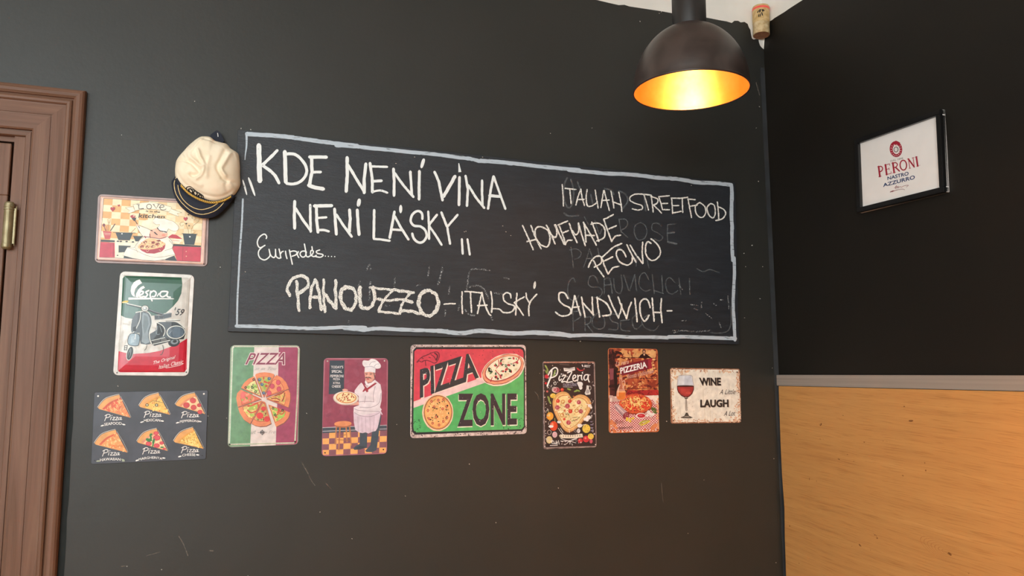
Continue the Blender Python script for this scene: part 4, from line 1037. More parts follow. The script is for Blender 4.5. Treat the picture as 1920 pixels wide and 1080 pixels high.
# ---------- scooter sign
s = Board('tin_sign', 'glossy embossed green white and red sign of a vintage scooter', 'sign', P('224,511 364,514.5 354.5,706 213,701'), (.201, .301), .003, group='tin signs hung below and beside the chalkboard')
s.plate(mottle('pale_grey_tin', '#c4c0ba', '#dcd8d2', 30, .3), r=.014)
s.view(205, 505, .18987); s.bucket('printed_picture'); G_ = .27
s.poly('133,85 155,65 460,72 770,80 795,110 788,300 780,500 768,700 765,985 742,1015 105,1018 84,995 92,800 105,600 118,400', '#d0cdc6', gloss=G_)
s.scatter(P('140,450 780,450 760,800 100,780'), 60, 8, 40, '#c6c2ba', 3, asp=.5)
s.poly('130,90 155,65 460,72 714,80 722,150 712,240 680,310 630,370 560,432 480,450 300,480 225,490 160,478 116,455', '#2a5844', gloss=G_)
s.poly('92,808 160,825 250,835 400,825 500,805 600,768 700,725 769,683 765,985 742,1015 105,1018 84,995', '#c0243a', gloss=G_)
# scooter
D1, D2, L1, L2 = '#14181b', '#2d363c', '#77848a', '#d2d6d0'
s.ell(640, 722, 58, 42, D1, -10); s.ell(645, 715, 38, 26, L1, -10); s.ell(648, 712, 20, 14, D1, -10)
s.poly('400,640 470,600 470,520 640,515 700,540 745,580 752,640 735,690 600,700 450,752 412,720', D2, gloss=G_)
s.stroke('465,520 640,516 695,538 742,580', 8, L2); s.poly('470,525 520,540 555,600 545,650 480,690 430,700 470,650 480,590', D1); s.stroke('470,525 530,560 552,610 535,660', 8, L2); s.stroke('480,560 470,640 500,640; 500,560 520,620; 460,580 465,640', 6, L1)
s.ell(658, 622, 92, 66, L2, -4); s.ell(660, 622, 84, 58, '#4a5a68', -4, gloss=G_); s.stroke('590,640 640,590 640,660; 650,600 730,610', 5, '#8494a0'); s.poly('630,665 620,600 650,570 720,585 735,640 700,672', '#566878')
s.poly('412,702 555,672 610,695 600,715 448,756 410,735', D1); s.stroke('430,740 600,702', 8, L2, sm=False); s.stroke('420,705 550,675', 6, L2, sm=False); s.poly('430,705 500,692 500,722 440,735', '#4a4a48'); s.poly('510,690 560,680 575,705 515,718', '#5a5a58')
s.poly('268,425 330,416 385,425 415,470 422,540 400,620 400,680 418,735 370,745 310,735 300,640 225,632 213,580 222,510', D2, sm=False, gloss=G_)
s.poly('272,428 312,425 305,500 270,580 250,610 222,600 216,560 232,480', D1, gloss=G_); s.poly('330,430 375,438 400,480 408,545 385,610 385,670 400,720 360,738 318,715 325,600 318,500', L1, gloss=G_); s.poly('345,450 380,470 390,540 370,600 350,640 335,560', '#5a686c', gloss=G_)
s.stroke('265,428 330,416 385,425 415,470 422,540 400,620 400,680 418,735', 9, L2); s.stroke('312,425 305,500 265,590 235,625', 8, L2); s.stroke('325,430 318,520 325,640 315,720', 5, '#1e2428'); s.stroke('222,510 213,580 225,632 300,632', 7, L2); s.poly('235,575 265,560 270,610 240,615', '#1e2428')
s.ell(205, 830, 33, 72, L2, 14); s.ell(206, 830, 28, 66, D1, 14); s.ell(203, 828, 15, 52, '#6a7678', 14); s.ell(196, 850, 7, 34, D1, 14)
s.poly('200,650 230,635 285,640 303,670 295,735 280,755 235,755 192,742 185,700', '#7c929e', sm=True, gloss=G_); s.stroke('200,650 230,635 285,640 303,670 295,735 280,755 235,755 192,742 185,700', 6, D1, closed=True); s.stroke('262,640 255,690', 6, '#f0f0ea'); s.poly('215,665 245,655 250,720 215,730', '#a8bac4')
s.stroke('155,755 180,755; 150,775 178,775; 148,795 172,795; 152,755 150,798; 180,750 172,800', 6, '#3a3a38', sm=False)
s.stroke('180,345 240,358 325,378', 20, '#2c3438', sm=False); s.stroke('180,341 240,354 325,374', 10, L2, sm=False); s.ell(158, 322, 34, 11, '#e0b43c', -10); s.stroke('130,325 190,338', 6, '#f4e8c0')
s.stroke('385,398 450,425 545,452', 20, D1, sm=False); s.stroke('385,394 450,421 545,447', 9, L1, sm=False)
s.ell(354, 388, 38, 33, D1); s.ell(354, 388, 33, 28, L2); s.ell(354, 388, 23, 19, '#9aa4a6'); s.ell(350, 384, 12, 9, '#f0f0ea')
s.poly('448,458 535,455 535,492 452,497', D1, gloss=G_); s.poly('530,448 600,430 616,438 614,470 540,490 535,470', D2, gloss=G_); s.stroke('450,458 535,455; 535,448 612,434; 490,458 492,494; 452,497 540,490 614,472', 5, L1, sm=False); s.stroke('460,512 560,500 700,497', 8, L2); s.stroke('560,515 700,505', 5, '#5a6468')
s.stroke('528,750 537,790 520,840 505,842', 6, '#4a4a46'); s.stroke('372,755 365,780 350,800', 6, '#7a7468')
s.poly('700,92 705,300 690,420 690,560 684,640 700,640 706,500 712,400 722,250 722,92', '#dcdad2', gloss=G_) if False else None
s.bucket('printed_lettering'); W_ = '#efedea'
s.poly('302,102 326,138 288,160 260,195 249,238 258,274 238,268 220,246 213,214 220,170 243,132 270,112', W_); s.poly('262,276 268,240 288,202 318,174 340,165 354,184 327,200 307,226 294,262 290,280', W_)
s.poly('192,280 420,283 640,290 640,297 420,299 190,301', W_)
s.stroke('300,262 335,240 335,222 312,222 298,248 308,276 340,270', 17, W_); s.stroke('392,212 362,228 380,250 362,274 345,270', 16, W_); s.stroke('412,218 405,262 425,314', 15, W_); s.stroke('410,235 440,215 465,235 452,268 425,270', 14, W_); s.stroke('475,268 492,240', 10, W_); s.stroke('575,222 520,222 502,252 525,274 565,255 580,222 572,268 605,278', 15, W_)
s.text("59", '662,388 748,395 728,460 652,455', '#33343a', off=.012, shear=.25); s.stroke('655,378 649,402', 7, '#33343a', sm=False)
s.text('The Original', '436,908 655,848 655,890 440,948', '#f0d8d8', off=.006, shear=.35); s.text('Italian Classic', '487,950 730,888 733,930 490,985', '#f0d8d8', off=.006, shear=.35); s.stroke('560,975 680,952 735,930', 5, '#f0d8d8')
s.nails([(137, 57), (803, 75)], .0024); s.bucket('printed_picture'); s.holes([(76, 1021), (760, 1016)], .002)
s.finish([(.010, 0), (.013, .0020), (.018, .0036), (.030, .0050), (.055, .0060)])

# ---------- six slices menu
s = Board('tin_sign', 'dark grey sign with six pizza slices, each named in white', 'sign', P('177,735 390,731.5 386,861 170.5,871'), (.301, .201), .003, group='tin signs hung below and beside the chalkboard')
s.plate(mottle('slate_grey_tin', '#3a3d46', '#454852', 20, .42), r=.004)
s.view(165, 725, .13889); s.bucket('printed_picture'); WH = '#ece8e4'
def slice_(A, B, T, cheese, tops, crust='#dfa05c'):
    mx, my = (A[0] + B[0]) / 2, (A[1] + B[1]) / 2; bx, by = mx - (T[0] - mx) * .14, my - (T[1] - my) * .14
    cr = smooth_pts([A, ((A[0] + bx) / 2 - 6, (A[1] + by) / 2 - 4), (bx, by), ((B[0] + bx) / 2 - 4, (B[1] + by) / 2 - 6), B], 3)
    s.poly(cr + [(B[0] + 8, B[1] + 35), T, (A[0] + 20, A[1] + 18)], crust)
    s.stroke([(p[0] - 6, p[1] - 8) for p in cr], 5, '#e8e0d4')
    a2 = (A[0] + .13 * (T[0] - A[0]), A[1] + .13 * (T[1] - A[1])); b2 = (B[0] + .12 * (T[0] - B[0]) - 2, B[1] + .12 * (T[1] - B[1]))
    c2 = (bx + .17 * (T[0] - bx), by + .17 * (T[1] - by)); tri = smooth_pts([a2, c2, b2], 4) + [(T[0] - 12, T[1] - 8)]
    s.poly(tri, cheese[1]); s.poly([(p[0] + (T[0] - p[0]) * .08, p[1] + (T[1] - p[1]) * .08) for p in tri[:-1]] + [(T[0] - 20, T[1] - 14)], cheese[0])
    s.stroke([(B[0] + 14, B[1] + 20), ((B[0] + T[0]) / 2 + 14, (B[1] + T[1]) / 2 - 4), (T[0] + 6, T[1] - 10)], 3, '#d8d0c4')
    def inside(p, sh=.9):
        g = ((a2[0] + b2[0] + T[0]) / 3, (a2[1] + b2[1] + T[1]) / 3); V = [(g[0] + (q[0] - g[0]) * sh, g[1] + (q[1] - g[1]) * sh) for q in (a2, b2, T)]
        sg = [(V[(i + 1) % 3][0] - V[i][0]) * (p[1] - V[i][1]) - (V[(i + 1) % 3][1] - V[i][1]) * (p[0] - V[i][0]) for i in range(3)]
        return all(x > 0 for x in sg) or all(x < 0 for x in sg)
    bb = [(min(A[0], a2[0]), B[1]), (T[0], B[1]), (T[0], T[1]), (A[0], T[1])]
    for k, (cnt, r0, r1, c_, asp) in enumerate(tops): s.scatter(bb, cnt, r0, r1, c_, seed=k + int(A[0]), asp=asp, inside=inside)
slice_((133, 285), (425, 110), (575, 420), ('#e08850', '#c84c30'), [(16, 12, 24, '#d85a38', 1.5), (16, 8, 18, '#f0b070', 1.8), (20, 4, 8, '#c8502c', 1.8), (12, 5, 9, '#f4d49c', 1.6)])
slice_((688, 258), (955, 88), (1108, 380), ('#e8b858', '#d8963c'), [(18, 8, 20, '#f0cc70', 1.4), (10, 6, 12, '#98b048', 1.5), (8, 5, 9, '#c85038', 1.2), (16, 4, 8, '#c88430', 1.3)])
for x, y in ((797, 247), (925, 248)): s.ell(x, y, 22, 20, '#2c2420'); s.ell(x, y, 11, 10, '#efe0b0')
s.stroke('835,215 880,192 960,205 1010,218', 5, '#5a2c20')
slice_((1180, 240), (1445, 85), (1580, 370), ('#eec090', '#d8845c'), [(14, 8, 16, '#f4d4a8', 1.2)])
for x, y, a_r in ((1330, 250, 44), (1417, 188, 42), (1426, 280, 40), (1500, 250, 30), (1512, 342, 34)): s.ell(x, y, a_r, a_r * .88, '#a82c30'); s.ell(x, y, a_r * .88, a_r * .76, '#c84848')
slice_((88, 765), (375, 583), (535, 890), ('#e89c5c', '#cf5c38'), [(12, 12, 22, '#f0bc78', 1.4), (10, 10, 20, '#dc7c40', 1.3), (14, 5, 9, '#f8dca0', 1.2)])
s.many([(x, y, 26, 18, 10) for x, y in P('300,790 385,800 455,800 340,715')], '#d88848')
slice_((662, 740), (930, 568), (1075, 868), ('#ecbc90', '#d88c6c'), [(10, 8, 14, '#f4d8ac', 1.2)])
for x, y, a_r in ((928, 690, 50), (920, 628, 34), (820, 768, 40), (928, 795, 40), (995, 760, 30), (1030, 838, 22)): s.ell(x, y, a_r, a_r * .75, '#c03040'); s.ell(x, y, a_r * .8, a_r * .56, '#d85058')
s.many([(848, 650, 26, 16, -50), (825, 720, 44, 22, 0), (800, 712, 20, 18, 0), (885, 740, 16, 40, 10), (878, 790, 10, 26, 10), (1000, 818, 26, 10, 0), (850, 690, 14, 22, 0)], '#2f7a3a')
slice_((1158, 735), (1420, 552), (1560, 838), ('#e8bc60', '#dc9c44'), [(26, 8, 18, '#f4d484', 1.5), (26, 5, 10, '#c88c38', 1.5), (10, 4, 7, '#a87830', 1.2)])
s.bucket('printed_lettering')
def pizza_word(x, y, k=1.0):
    s.bucket('printed_lettering@pizza%d' % len(s.b))
    for pts, w_ in (('28,8 18,45 0,92', 9), ('4,22 40,2 75,8 70,34 22,50', 9), ('92,38 82,78', 9), ('98,20 104,16', 9), ('112,42 142,42 108,78 146,76', 8), ('155,42 186,42 150,78 188,76', 8), ('226,44 198,52 192,74 214,70 232,44 220,74 240,70', 8)):
        s.stroke([(x + a * k, y + b * k) for a, b in P(pts)], w_ * k, WH, sm=pts.count(',') > 2 and 'w' not in pts)
for x, y in ((225, 372), (758, 328), (1262, 333), (196, 848), (738, 822), (1260, 805)): pizza_word(x, y, .98)
s.cur = 'printed_lettering'
for t, q_, c_ in (('SEAFOOD', '220,492 455,478 458,516 222,530', 8), ('MEXICAN', '755,444 975,438 975,474 755,482', 10), ('PEPPERONI', '1240,458 1490,452 1490,484 1240,492', 12), ('HAWAIIAN', '163,970 440,964 440,1000 163,1010', 10), ('MARGHERITA', '685,966 1003,958 1003,988 685,1002', 22), ('CHEESE', '1272,910 1450,904 1450,938 1272,944', 8)):
    s.text(t, q_, WH, off=.012, arc=c_)
s.bucket('printed_ornament')
s.many([(x, y, 24, 9, a) for x, y, a in ((195, 525, -15), (483, 510, 10), (728, 478, -15), (1003, 463, 8), (1210, 486, -15), (1512, 470, 8), (1240, 942, -15), (1480, 920, 8), (665, 993, -20), (1022, 963, 5))], WH); s.many([(138, 1003, 26, 10, -5), (472, 985, 26, 10, 15), (476, 1003, 22, 8, 5)], '#a0a890')
s.nails([(137, 127), (1565, 97)], .0028); s.bucket('printed_picture'); s.holes([(90, 996), (1540, 930)], .0016)
s.finish()

# ---------- flag pizza sign
s = Board('tin_sign', 'green white and red striped sign of a sliced round pizza', 'sign', P('433,647.5 564.5,647.5 558,833.5 425.5,838.5'), (.203, .303), .003, group='tin signs hung below and beside the chalkboard')
s.plate(mottle('grey_green_tin', '#8c9a86', '#b0b4a8', 12, .3), r=.012)
s.view(420, 640, .18704); s.bucket('printed_picture')
s.poly('72,60 92,40 304,40 285,560 262,1056 50,1064 32,1045 50,560', '#6f9a78', gloss=.3); s.poly('304,40 550,40 535,560 518,1050 262,1056 285,560', '#dcd0cc', gloss=.3); s.poly('550,40 748,40 768,60 750,560 735,1015 715,1036 518,1050 535,560', '#a3506c', gloss=.3)
s.scatter(P('120,100 255,100 220,980 100,980'), 40, 8, 26, '#6b9574', 3, asp=.8); s.scatter(P('600,100 700,100 680,980 565,980'), 40, 8, 26, '#9f4d68', 4, asp=.8)
BR = '98,50 745,52 748,75 735,560 712,1005 700,1018 62,1034 52,1018 68,560 85,70'
s.stroke(BR, 15, '#d9dcc8', sm=False, closed=True)
pts = P(BR); pts.append(pts[0]); V = []; rnd = random.Random(3)
for (ax, ay), (bx_, by_) in zip(pts, pts[1:]):
    L = math.hypot(bx_ - ax, by_ - ay); k = int(L / 15)
    for i in range(k):
        t = (i + .5) / k; V.append((ax + (bx_ - ax) * t, ay + (by_ - ay) * t, 4, 4, 0))
s.many(V, '#4c5a48', n=5, jit=0)
TOM, CRU = '#d86a52', '#e08a62'
slices = [('395,562 312,345 318,328 360,314 410,310 460,316 502,328 500,348', '#c4b468', [(10, 8, 16, '#c84c40', 1.3), (14, 7, 13, '#98b858', 1.2)], '#56688a'),
          ('412,560 500,358 528,338 580,365 622,410 650,475', '#ea9a70', [], None),
          ('418,574 645,484 662,520 664,580 645,662', '#e6b070', [(8, 8, 15, '#c8a050', 1.8), (8, 5, 9, '#a8b860', 1.6)], None),
          ('443,632 662,712 645,765 600,815 520,857', '#dcc074', [(18, 10, 20, '#9cc45c', 1.3), (6, 8, 14, '#cc5840', 1.3)], None),
          ('392,600 272,822 310,842 360,853 420,848 472,822 412,608', '#c8a868', [(18, 6, 12, '#7a9850', 1.4), (12, 6, 10, '#8a4a38', 1.5)], None),
          ('386,592 140,665 158,720 200,785 262,826', '#dcc074', [(12, 10, 20, '#a8c460', 1.4), (8, 8, 14, '#e8d890', 1.2)], None),
          ('374,576 168,482 132,520 122,570 138,658', '#e07860', [(12, 10, 20, '#e8987c', 1.3), (8, 6, 10, '#a8b060', 1.2)], None),
          ('380,560 170,466 200,418 245,375 302,350', '#dcd898', [(12, 8, 16, '#a0c468', 1.3), (20, 3, 5, '#6a3c40', 1.0)], None)]
for i, (q_, c_, tp, _) in enumerate(slices):
    q_ = P(q_); A = q_[0]; s.poly([(x + 6, y + 8) for x, y in q_], '#8a5a52'); s.poly(q_, CRU)
    inn = [A] + [(A[0] + (x - A[0]) * .84, A[1] + (y - A[1]) * .84) for x, y in q_[1:]]; gx = sum(p[0] for p in inn) / len(inn); gy = sum(p[1] for p in inn) / len(inn)
    inn = [(gx + (x - gx) * .93, gy + (y - gy) * .93) for x, y in inn]; s.poly(inn, '#b84c3c'); s.poly([(gx + (x - gx) * .92, gy + (y - gy) * .92) for x, y in inn], c_)
    def ins(p, V=[(gx + (x - gx) * .8, gy + (y - gy) * .8) for x, y in inn]):
        c = False; j = len(V) - 1
        for k in range(len(V)):
            if (V[k][1] > p[1]) != (V[j][1] > p[1]) and p[0] < (V[j][0] - V[k][0]) * (p[1] - V[k][1]) / (V[j][1] - V[k][1]) + V[k][0]: c = not c
            j = k
        return c
    bb = [(min(p[0] for p in inn), min(p[1] for p in inn)), (max(p[0] for p in inn), min(p[1] for p in inn)), (max(p[0] for p in inn), max(p[1] for p in inn)), (min(p[0] for p in inn), max(p[1] for p in inn))]
    for k, (cnt, r0, r1, cc, asp) in enumerate(tp): s.scatter(bb, cnt, r0, r1, cc, seed=i * 7 + k, asp=asp, inside=ins)
for x, y in P('355,385 452,374 380,432 397,518'): s.ell(x, y, 17, 16, '#4c6484'); s.ell(x + 3, y - 3, 8, 8, '#7c90a0')
for x, y in P('543,412 483,450 550,478 452,518'): s.ell(x, y, 23, 26, '#b83c50'); s.ell(x, y, 19, 22, '#d0586c')
for x, y in P('298,384 218,463 282,463 316,506 490,670 513,738 585,692'): s.ring(x, y, 9, 10, 7, '#28302c')
s.stroke('475,575 520,570 560,590; 500,598 550,605; 510,545 570,525 600,505; 580,600 600,560 605,520', 9, '#9c3c38'); s.stroke('240,650 290,640 335,620 345,660; 235,690 270,715 320,700', 13, '#d05a44'); s.stroke('545,670 545,710 580,730 605,700', 11, '#cc5440')
for x, y, r_ in ((395, 675, 24), (360, 745, 34), (430, 778, 30)): s.ell(x, y, r_, r_ * .95, '#d84848')
s.stroke('215,560 232,565 228,578; 262,580 272,590', 7, '#6c8c48'); s.ell(190, 540, 26, 36, '#e0706c')
s.bucket('printed_lettering')
for off_, c_ in ((.055, '#e8d4d4'), (.012, '#8a4258')): s.text('PIZZA', '240,118 625,114 605,234 212,232' if off_ < .03 else '234,112 633,108 612,240 204,238', c_, off=off_, shear=.25)
s.text('at in Tou', '310,256 528,256 525,288 308,290', '#a9a4a6', off=-.012, shear=.45); s.text('ut', '272,895 322,892 322,925 270,928', '#9aa49a', off=-.012, shear=.4); s.text('Fre', '448,892 515,890 514,922 446,925', '#a59ea2', off=-.012, shear=.4)
s.stroke('335,914 430,911', 3, '#555054', sm=False); s.checks(P('383,885 410,912 383,940 356,912'), 4, 4, '#4a464c'); s.ring(383, 912, 20, 20, 3, '#4a464c', n=8)
s.nails([(96, 62), (742, 64)], .0026); s.bucket('printed_picture'); s.holes([(56, 1032), (712, 1006)], .0026)
s.finish([(.005, 0), (.008, .0014), (.045, .0022)])

# ---------- chef with a pizza
s = Board('tin_sign', 'mauve sign of a moustached chef holding a pizza beside a stool', 'sign', P('608,671.5 729,671.5 725.5,851 601.5,855.5'), (.202, .302), .003, group='tin signs hung below and beside the chalkboard')
s.plate(mottle('rose_tin', '#a8687a', '#b87c88', 14, .3), r=.012)
s.view(595, 665, .18065); s.bucket('printed_picture')
s.poly('75,40 728,36 722,735 180,755 52,758', '#964c60', gloss=.3); s.scatter(P('80,60 700,60 700,700 70,720'), 46, 14, 40, '#9a5266', 3, asp=.7); s.scatter(P('200,380 420,440 400,700 80,740'), 20, 14, 40, '#90495e', 5, asp=.7)
Q = P('48,812 724,784 716,1022 45,1050'); s.poly(Q, '#f0ae68'); s.checks(Q, 9, 4, '#8a5a66')
s.poly('50,757 720,732 722,785 50,815', '#46525e'); s.stroke('50,757 720,732; 50,795 722,770', 6, '#c8c0c8', sm=False)
s.poly('128,60 282,60 276,410 118,410', '#3d4953')
for q_, w_ in (('235,755 222,985', 15), ('197,750 185,930', 12), ('298,750 308,905', 12), ('335,745 352,940', 13)): s.stroke(q_, w_, '#b87a54', sm=False)
s.stroke('205,882 345,890; 230,840 295,832', 7, '#a06848', sm=False); s.ell(265, 726, 90, 32, '#a8684c', -2); s.ell(265, 716, 90, 28, '#dc9064', -2)
s.poly('440,808 518,808 515,962 440,985 385,988 372,972 400,945 440,925', '#46525e'); s.poly('570,780 650,610 665,640 640,800 615,990 570,1012 508,1010 498,995 550,940', '#46525e'); s.poly('385,968 440,945 515,960 440,985', '#3a444e')
s.poly('375,590 660,580 652,640 640,700 625,760 605,792 565,802 530,818 500,806 470,814 435,808 395,782 378,700', '#d8c6d4'); s.stroke('420,640 425,800; 460,650 465,805; 500,650 505,805; 545,640 550,800; 590,640 580,795', 6, '#c0acbc')
s.poly('455,290 520,330 600,262 655,310 668,380 665,480 650,545 668,570 655,590 500,625 420,630 375,600 378,545 430,525 428,430 385,395 388,370 425,320', '#e2d8de')
s.stroke('600,330 580,420 585,490; 660,400 640,500 560,545 440,545; 430,525 430,490 540,485 590,490; 500,430 490,500; 385,560 440,580 650,590; 385,600 450,635 560,640 650,600', 5, '#a0909c'); s.poly('655,575 678,620 668,625 650,590', '#d8c8d4')
s.poly('488,178 590,178 602,200 592,250 565,282 525,292 498,262', '#dfa494', sm=False); s.stroke('585,185 598,240', 9, '#5a4a4c'); s.stroke('498,196 520,193; 545,193 572,196; 505,206 518,206; 545,206 562,206', 6, '#6a4a4c', sm=False); s.stroke('500,240 520,235 535,236 558,244', 9, '#4a3034'); s.ell(525, 252, 15, 7, '#b84c54'); s.ell(523, 222, 10, 11, '#e8b4a4'); s.stroke('500,270 520,290 560,285', 4, '#a87068')
s.poly('500,262 525,300 560,290 598,258 604,275 540,330 505,318 492,285', '#ece4e8')
s.poly('492,110 605,115 602,188 545,178 490,182', '#e2dee2'); s.poly('468,98 478,60 530,62 560,44 610,55 655,102 652,138 605,145 560,118 495,128', '#ece8ea', sm=True); s.stroke('540,110 560,80 600,70; 590,125 610,100 640,95', 5, '#a8a4b0'); s.stroke('492,128 560,122 605,142', 5, '#a8a4b0')
s.poly('460,285 480,300 515,348 600,290 618,298 525,366 530,380 512,392 500,372 475,388 468,380 492,345', '#a03c4a')
s.ell(288, 368, 30, 13, '#dfa494', 5); s.poly('335,525 360,500 400,485 428,490 432,520 380,525', '#dfa494')
s.ell(295, 452, 132, 73, '#c8b0a8', 2); s.ell(296, 448, 128, 68, '#e6dccc', 2); s.ell(300, 446, 106, 58, '#d88c50', 2); s.ell(300, 444, 96, 50, '#f0dcac', 2)
s.scatter(P('225,405 375,405 385,480 215,485'), 26, 6, 9, '#b05440', 3, asp=1.3, inside=lambda p: ((p[0] - 300) / 88) ** 2 + ((p[1] - 444) / 44) ** 2 < 1)
s.bucket('printed_lettering')
for t, q_ in (("TODAY'S", '142,115 268,115 268,142 142,142'), ('SPECIAL', '148,160 258,160 258,188 148,188'), ('PEPPERONI', '135,208 270,208 270,236 133,236'), ('PIZZA', '165,243 235,243 235,265 164,265'), ('XTRA', '160,282 236,282 235,305 160,305'), ('CHEESE', '152,316 243,316 242,342 150,342')): s.text(t, q_, '#e8e4e4', off=.014)
s.nails([(106, 67), (697, 64)], .0026); s.bucket('printed_picture'); s.holes([(79, 1018), (685, 985)], .0022)
s.finish()

# ---------- pizza zone
s = Board('tin_sign', 'widest tin sign, red and green with PIZZA ZONE in big dark letters', 'sign', P('772.5,646.5 985.5,646.5 988,813.5 767.5,821.5'), (.399, .300), .003, group='tin signs hung below and beside the chalkboard')
s.plate(mottle('worn_pinkish_tin', '#b8a4a0', '#dccac6', 90, .38, .38, .6), r=.012)
s.view(740, 630, .19444); s.bucket('printed_picture')
OUT = '205,108 1215,104 1245,118 1258,150 1258,500 1258,880 1230,915 700,932 200,952 170,925 163,890 168,500 178,140'
s.poly(OUT, '#2b2a30', gloss=.32)
INN = P('212,128 1208,124 1232,134 1242,160 1246,500 1246,872 1224,898 700,914 208,930 186,912 180,880 183,500 190,148'); s.poly(INN, '#56b26a', gloss=.32)
s.poly('190,148 212,128 1208,124 1232,134 1242,160 1245,322 850,458 182,694', '#ecc8c8', gloss=.32); s.poly('190,148 212,128 1208,124 1232,134 1242,160 1244,258 845,398 183,632', '#d4485a', gloss=.32)
s.scatter(P('200,135 1230,130 1230,230 700,240'), 30, 2, 6, '#8c2c3c', 2, asp=1.5)
s.ell(1045, 325, 222, 142, '#f0dccc', -24, n=30, jit=.02); s.ell(1045, 322, 212, 132, '#8c4034', -24, n=30, jit=.02); s.ell(1045, 320, 208, 128, '#e49a7c', -24, n=30); s.ell(1046, 316, 188, 108, '#a83838', -24, n=30); s.ell(1048, 312, 181, 101, '#efe4cc', -24, n=30)
def in1(p):
    dx, dy = p[0] - 1048, p[1] - 312; c, n_ = math.cos(R_(24)), math.sin(R_(24)); x = dx * c - dy * n_; y_ = dx * n_ + dy * c; return (x / 165) ** 2 + (y_ / 85) ** 2 < 1
s.scatter(P('870,180 1230,180 1230,450 870,450'), 40, 6, 12, '#dfd0a8', 4, inside=in1); s.scatter(P('870,180 1230,180 1230,450 870,450'), 14, 10, 16, '#b83440', 7, asp=1.2, inside=in1); s.scatter(P('870,180 1230,180 1230,450 870,450'), 12, 8, 13, '#26302c', 9, asp=1.1, inside=in1); s.scatter(P('870,180 1230,180 1230,450 870,450'), 14, 5, 12, '#3c6a44', 10, asp=1.8, inside=in1)
s.stroke('1000,230 1005,280 980,310; 970,330 1010,375 1035,390; 1140,265 1185,240 1200,200; 940,400 925,440', 8, '#b03040')
s.ell(416, 738, 150, 180, '#f0ccb0', n=30, jit=.01); s.ell(418, 736, 138, 166, '#8a5038', n=30); s.ell(418, 736, 131, 159, '#dc9458', n=30); s.ell(418, 736, 124, 150, '#ecb070', n=30)
in2 = lambda p: ((p[0] - 418) / 110) ** 2 + ((p[1] - 736) / 135) ** 2 < 1
Bq = P('300,590 540,590 540,880 300,880'); s.scatter(Bq, 40, 5, 11, '#f0c488', 4, asp=1.4, inside=in2)
for x, y in P('420,618 470,614 355,630 380,685 320,718 332,798 402,780 462,702 500,680 505,785 468,822 428,858 365,840'): s.ring(x, y, 8, 10, 7, '#b83c44')
s.scatter(Bq, 26, 4, 8, '#33241e', 12, asp=1.2, inside=in2); s.scatter(Bq, 14, 4, 7, '#98803c', 13, asp=2, inside=in2)
s.stroke('215,250 260,205 320,180 380,155 420,160 428,200 405,250 380,262; 215,255 235,240 260,250 290,235 330,240 375,260; 295,240 300,285; 350,180 380,200 400,235; 260,210 275,218; 330,205 345,210', 9, '#7c2c3c', jit=.2); s.stroke('385,165 412,190 400,235', 12, '#5c2430')
s.bucket('printed_lettering')
s.text('PIZZA', '252,330 785,156 824,406 252,608', '#f0d8cc', off=.03); s.text('PIZZA', '243,322 775,148 812,400 242,600', '#30343c', off=.03)
s.text('ZONE', '602,562 1186,560 1184,868 602,888', '#f0ecd8', off=.03); s.text('ZONE', '606,552 1178,550 1178,858 606,878', '#332c38', off=.03)
for q_, n_, c_, sd in ((P('160,90 1265,90 1262,112 165,112'), 40, '#54423e', 1), (P('150,950 1268,915 1270,942 146,982'), 60, '#4a3a38', 2), (P('150,100 172,100 165,950 148,950'), 40, '#4a3a38', 3), (P('1250,100 1268,100 1270,920 1254,920'), 30, '#54423e', 4)): s.scatter(q_, n_, 2, 7, c_, sd, asp=1.5)
s.scatter(P('175,800 260,800 240,930 180,930'), 26, 2, 6, '#2a3a2c', 5, asp=1.6); s.scatter(P('1150,820 1250,780 1250,900 1000,905'), 20, 2, 6, '#2a3a2c', 6, asp=1.6); s.scatter(P('620,580 1180,580 1180,850 620,850'), 50, 1.5, 4, '#b8b0b8', 7, asp=1.5); s.scatter(P('260,300 760,200 760,400 260,560'), 30, 1.5, 3.5, '#b8b0b8', 8, asp=1.5)
s.finish()

# ---------- heart pizza sign
s = Board('tin_sign', 'narrow black sign with a heart-shaped pizza and white script heading', 'sign', P('1018,677.5 1113,678 1119,838.5 1021.5,842.5'), (.198, .298), .003, group='tin signs hung below and beside the chalkboard')
s.plate(mottle('worn_rosy_dark_tin', '#5c4a48', '#a08c86', 50, .35, .35, .65), r=.008)
s.view(1010, 670, .16197); s.bucket('printed_picture')
s.poly('52,68 635,66 662,1030 72,1046', '#2f262b', gloss=.32)
def hs(k, dx=0, dy=0):
    c = (375, 630); q_ = P('300,398 345,420 385,475 420,450 480,430 550,450 598,500 605,560 580,640 520,730 440,820 350,866 285,830 235,750 190,660 165,580 165,490 200,430 250,402')
    return [(c[0] + (x - c[0]) * k + dx, c[1] + (y - c[1]) * k + dy) for x, y in q_]
s.poly(hs(1.02, 4, 5), '#6a3c24', sm=True); s.poly(hs(1.0), '#d9a468', sm=True); s.poly(hs(.9), '#e8bf84', sm=True); s.poly(hs(.83), '#b8743c', sm=True); s.poly(hs(.8), '#ead49c', sm=True)
inh = lambda p: abs(p[0] - 375) / 200 + abs(p[1] - 610) / 230 < .9
HB = P('180,430 580,460 560,820 200,820'); s.scatter(HB, 50, 6, 14, '#f2e6bc', 2, asp=1.4, inside=inh); s.scatter(HB, 40, 4, 9, '#c89450', 3, asp=1.4, inside=inh); s.scatter(HB, 24, 3, 7, '#5a7840', 4, asp=1.6, inside=inh); s.scatter(HB, 22, 4, 8, '#c84c38', 5, asp=1.4, inside=inh)
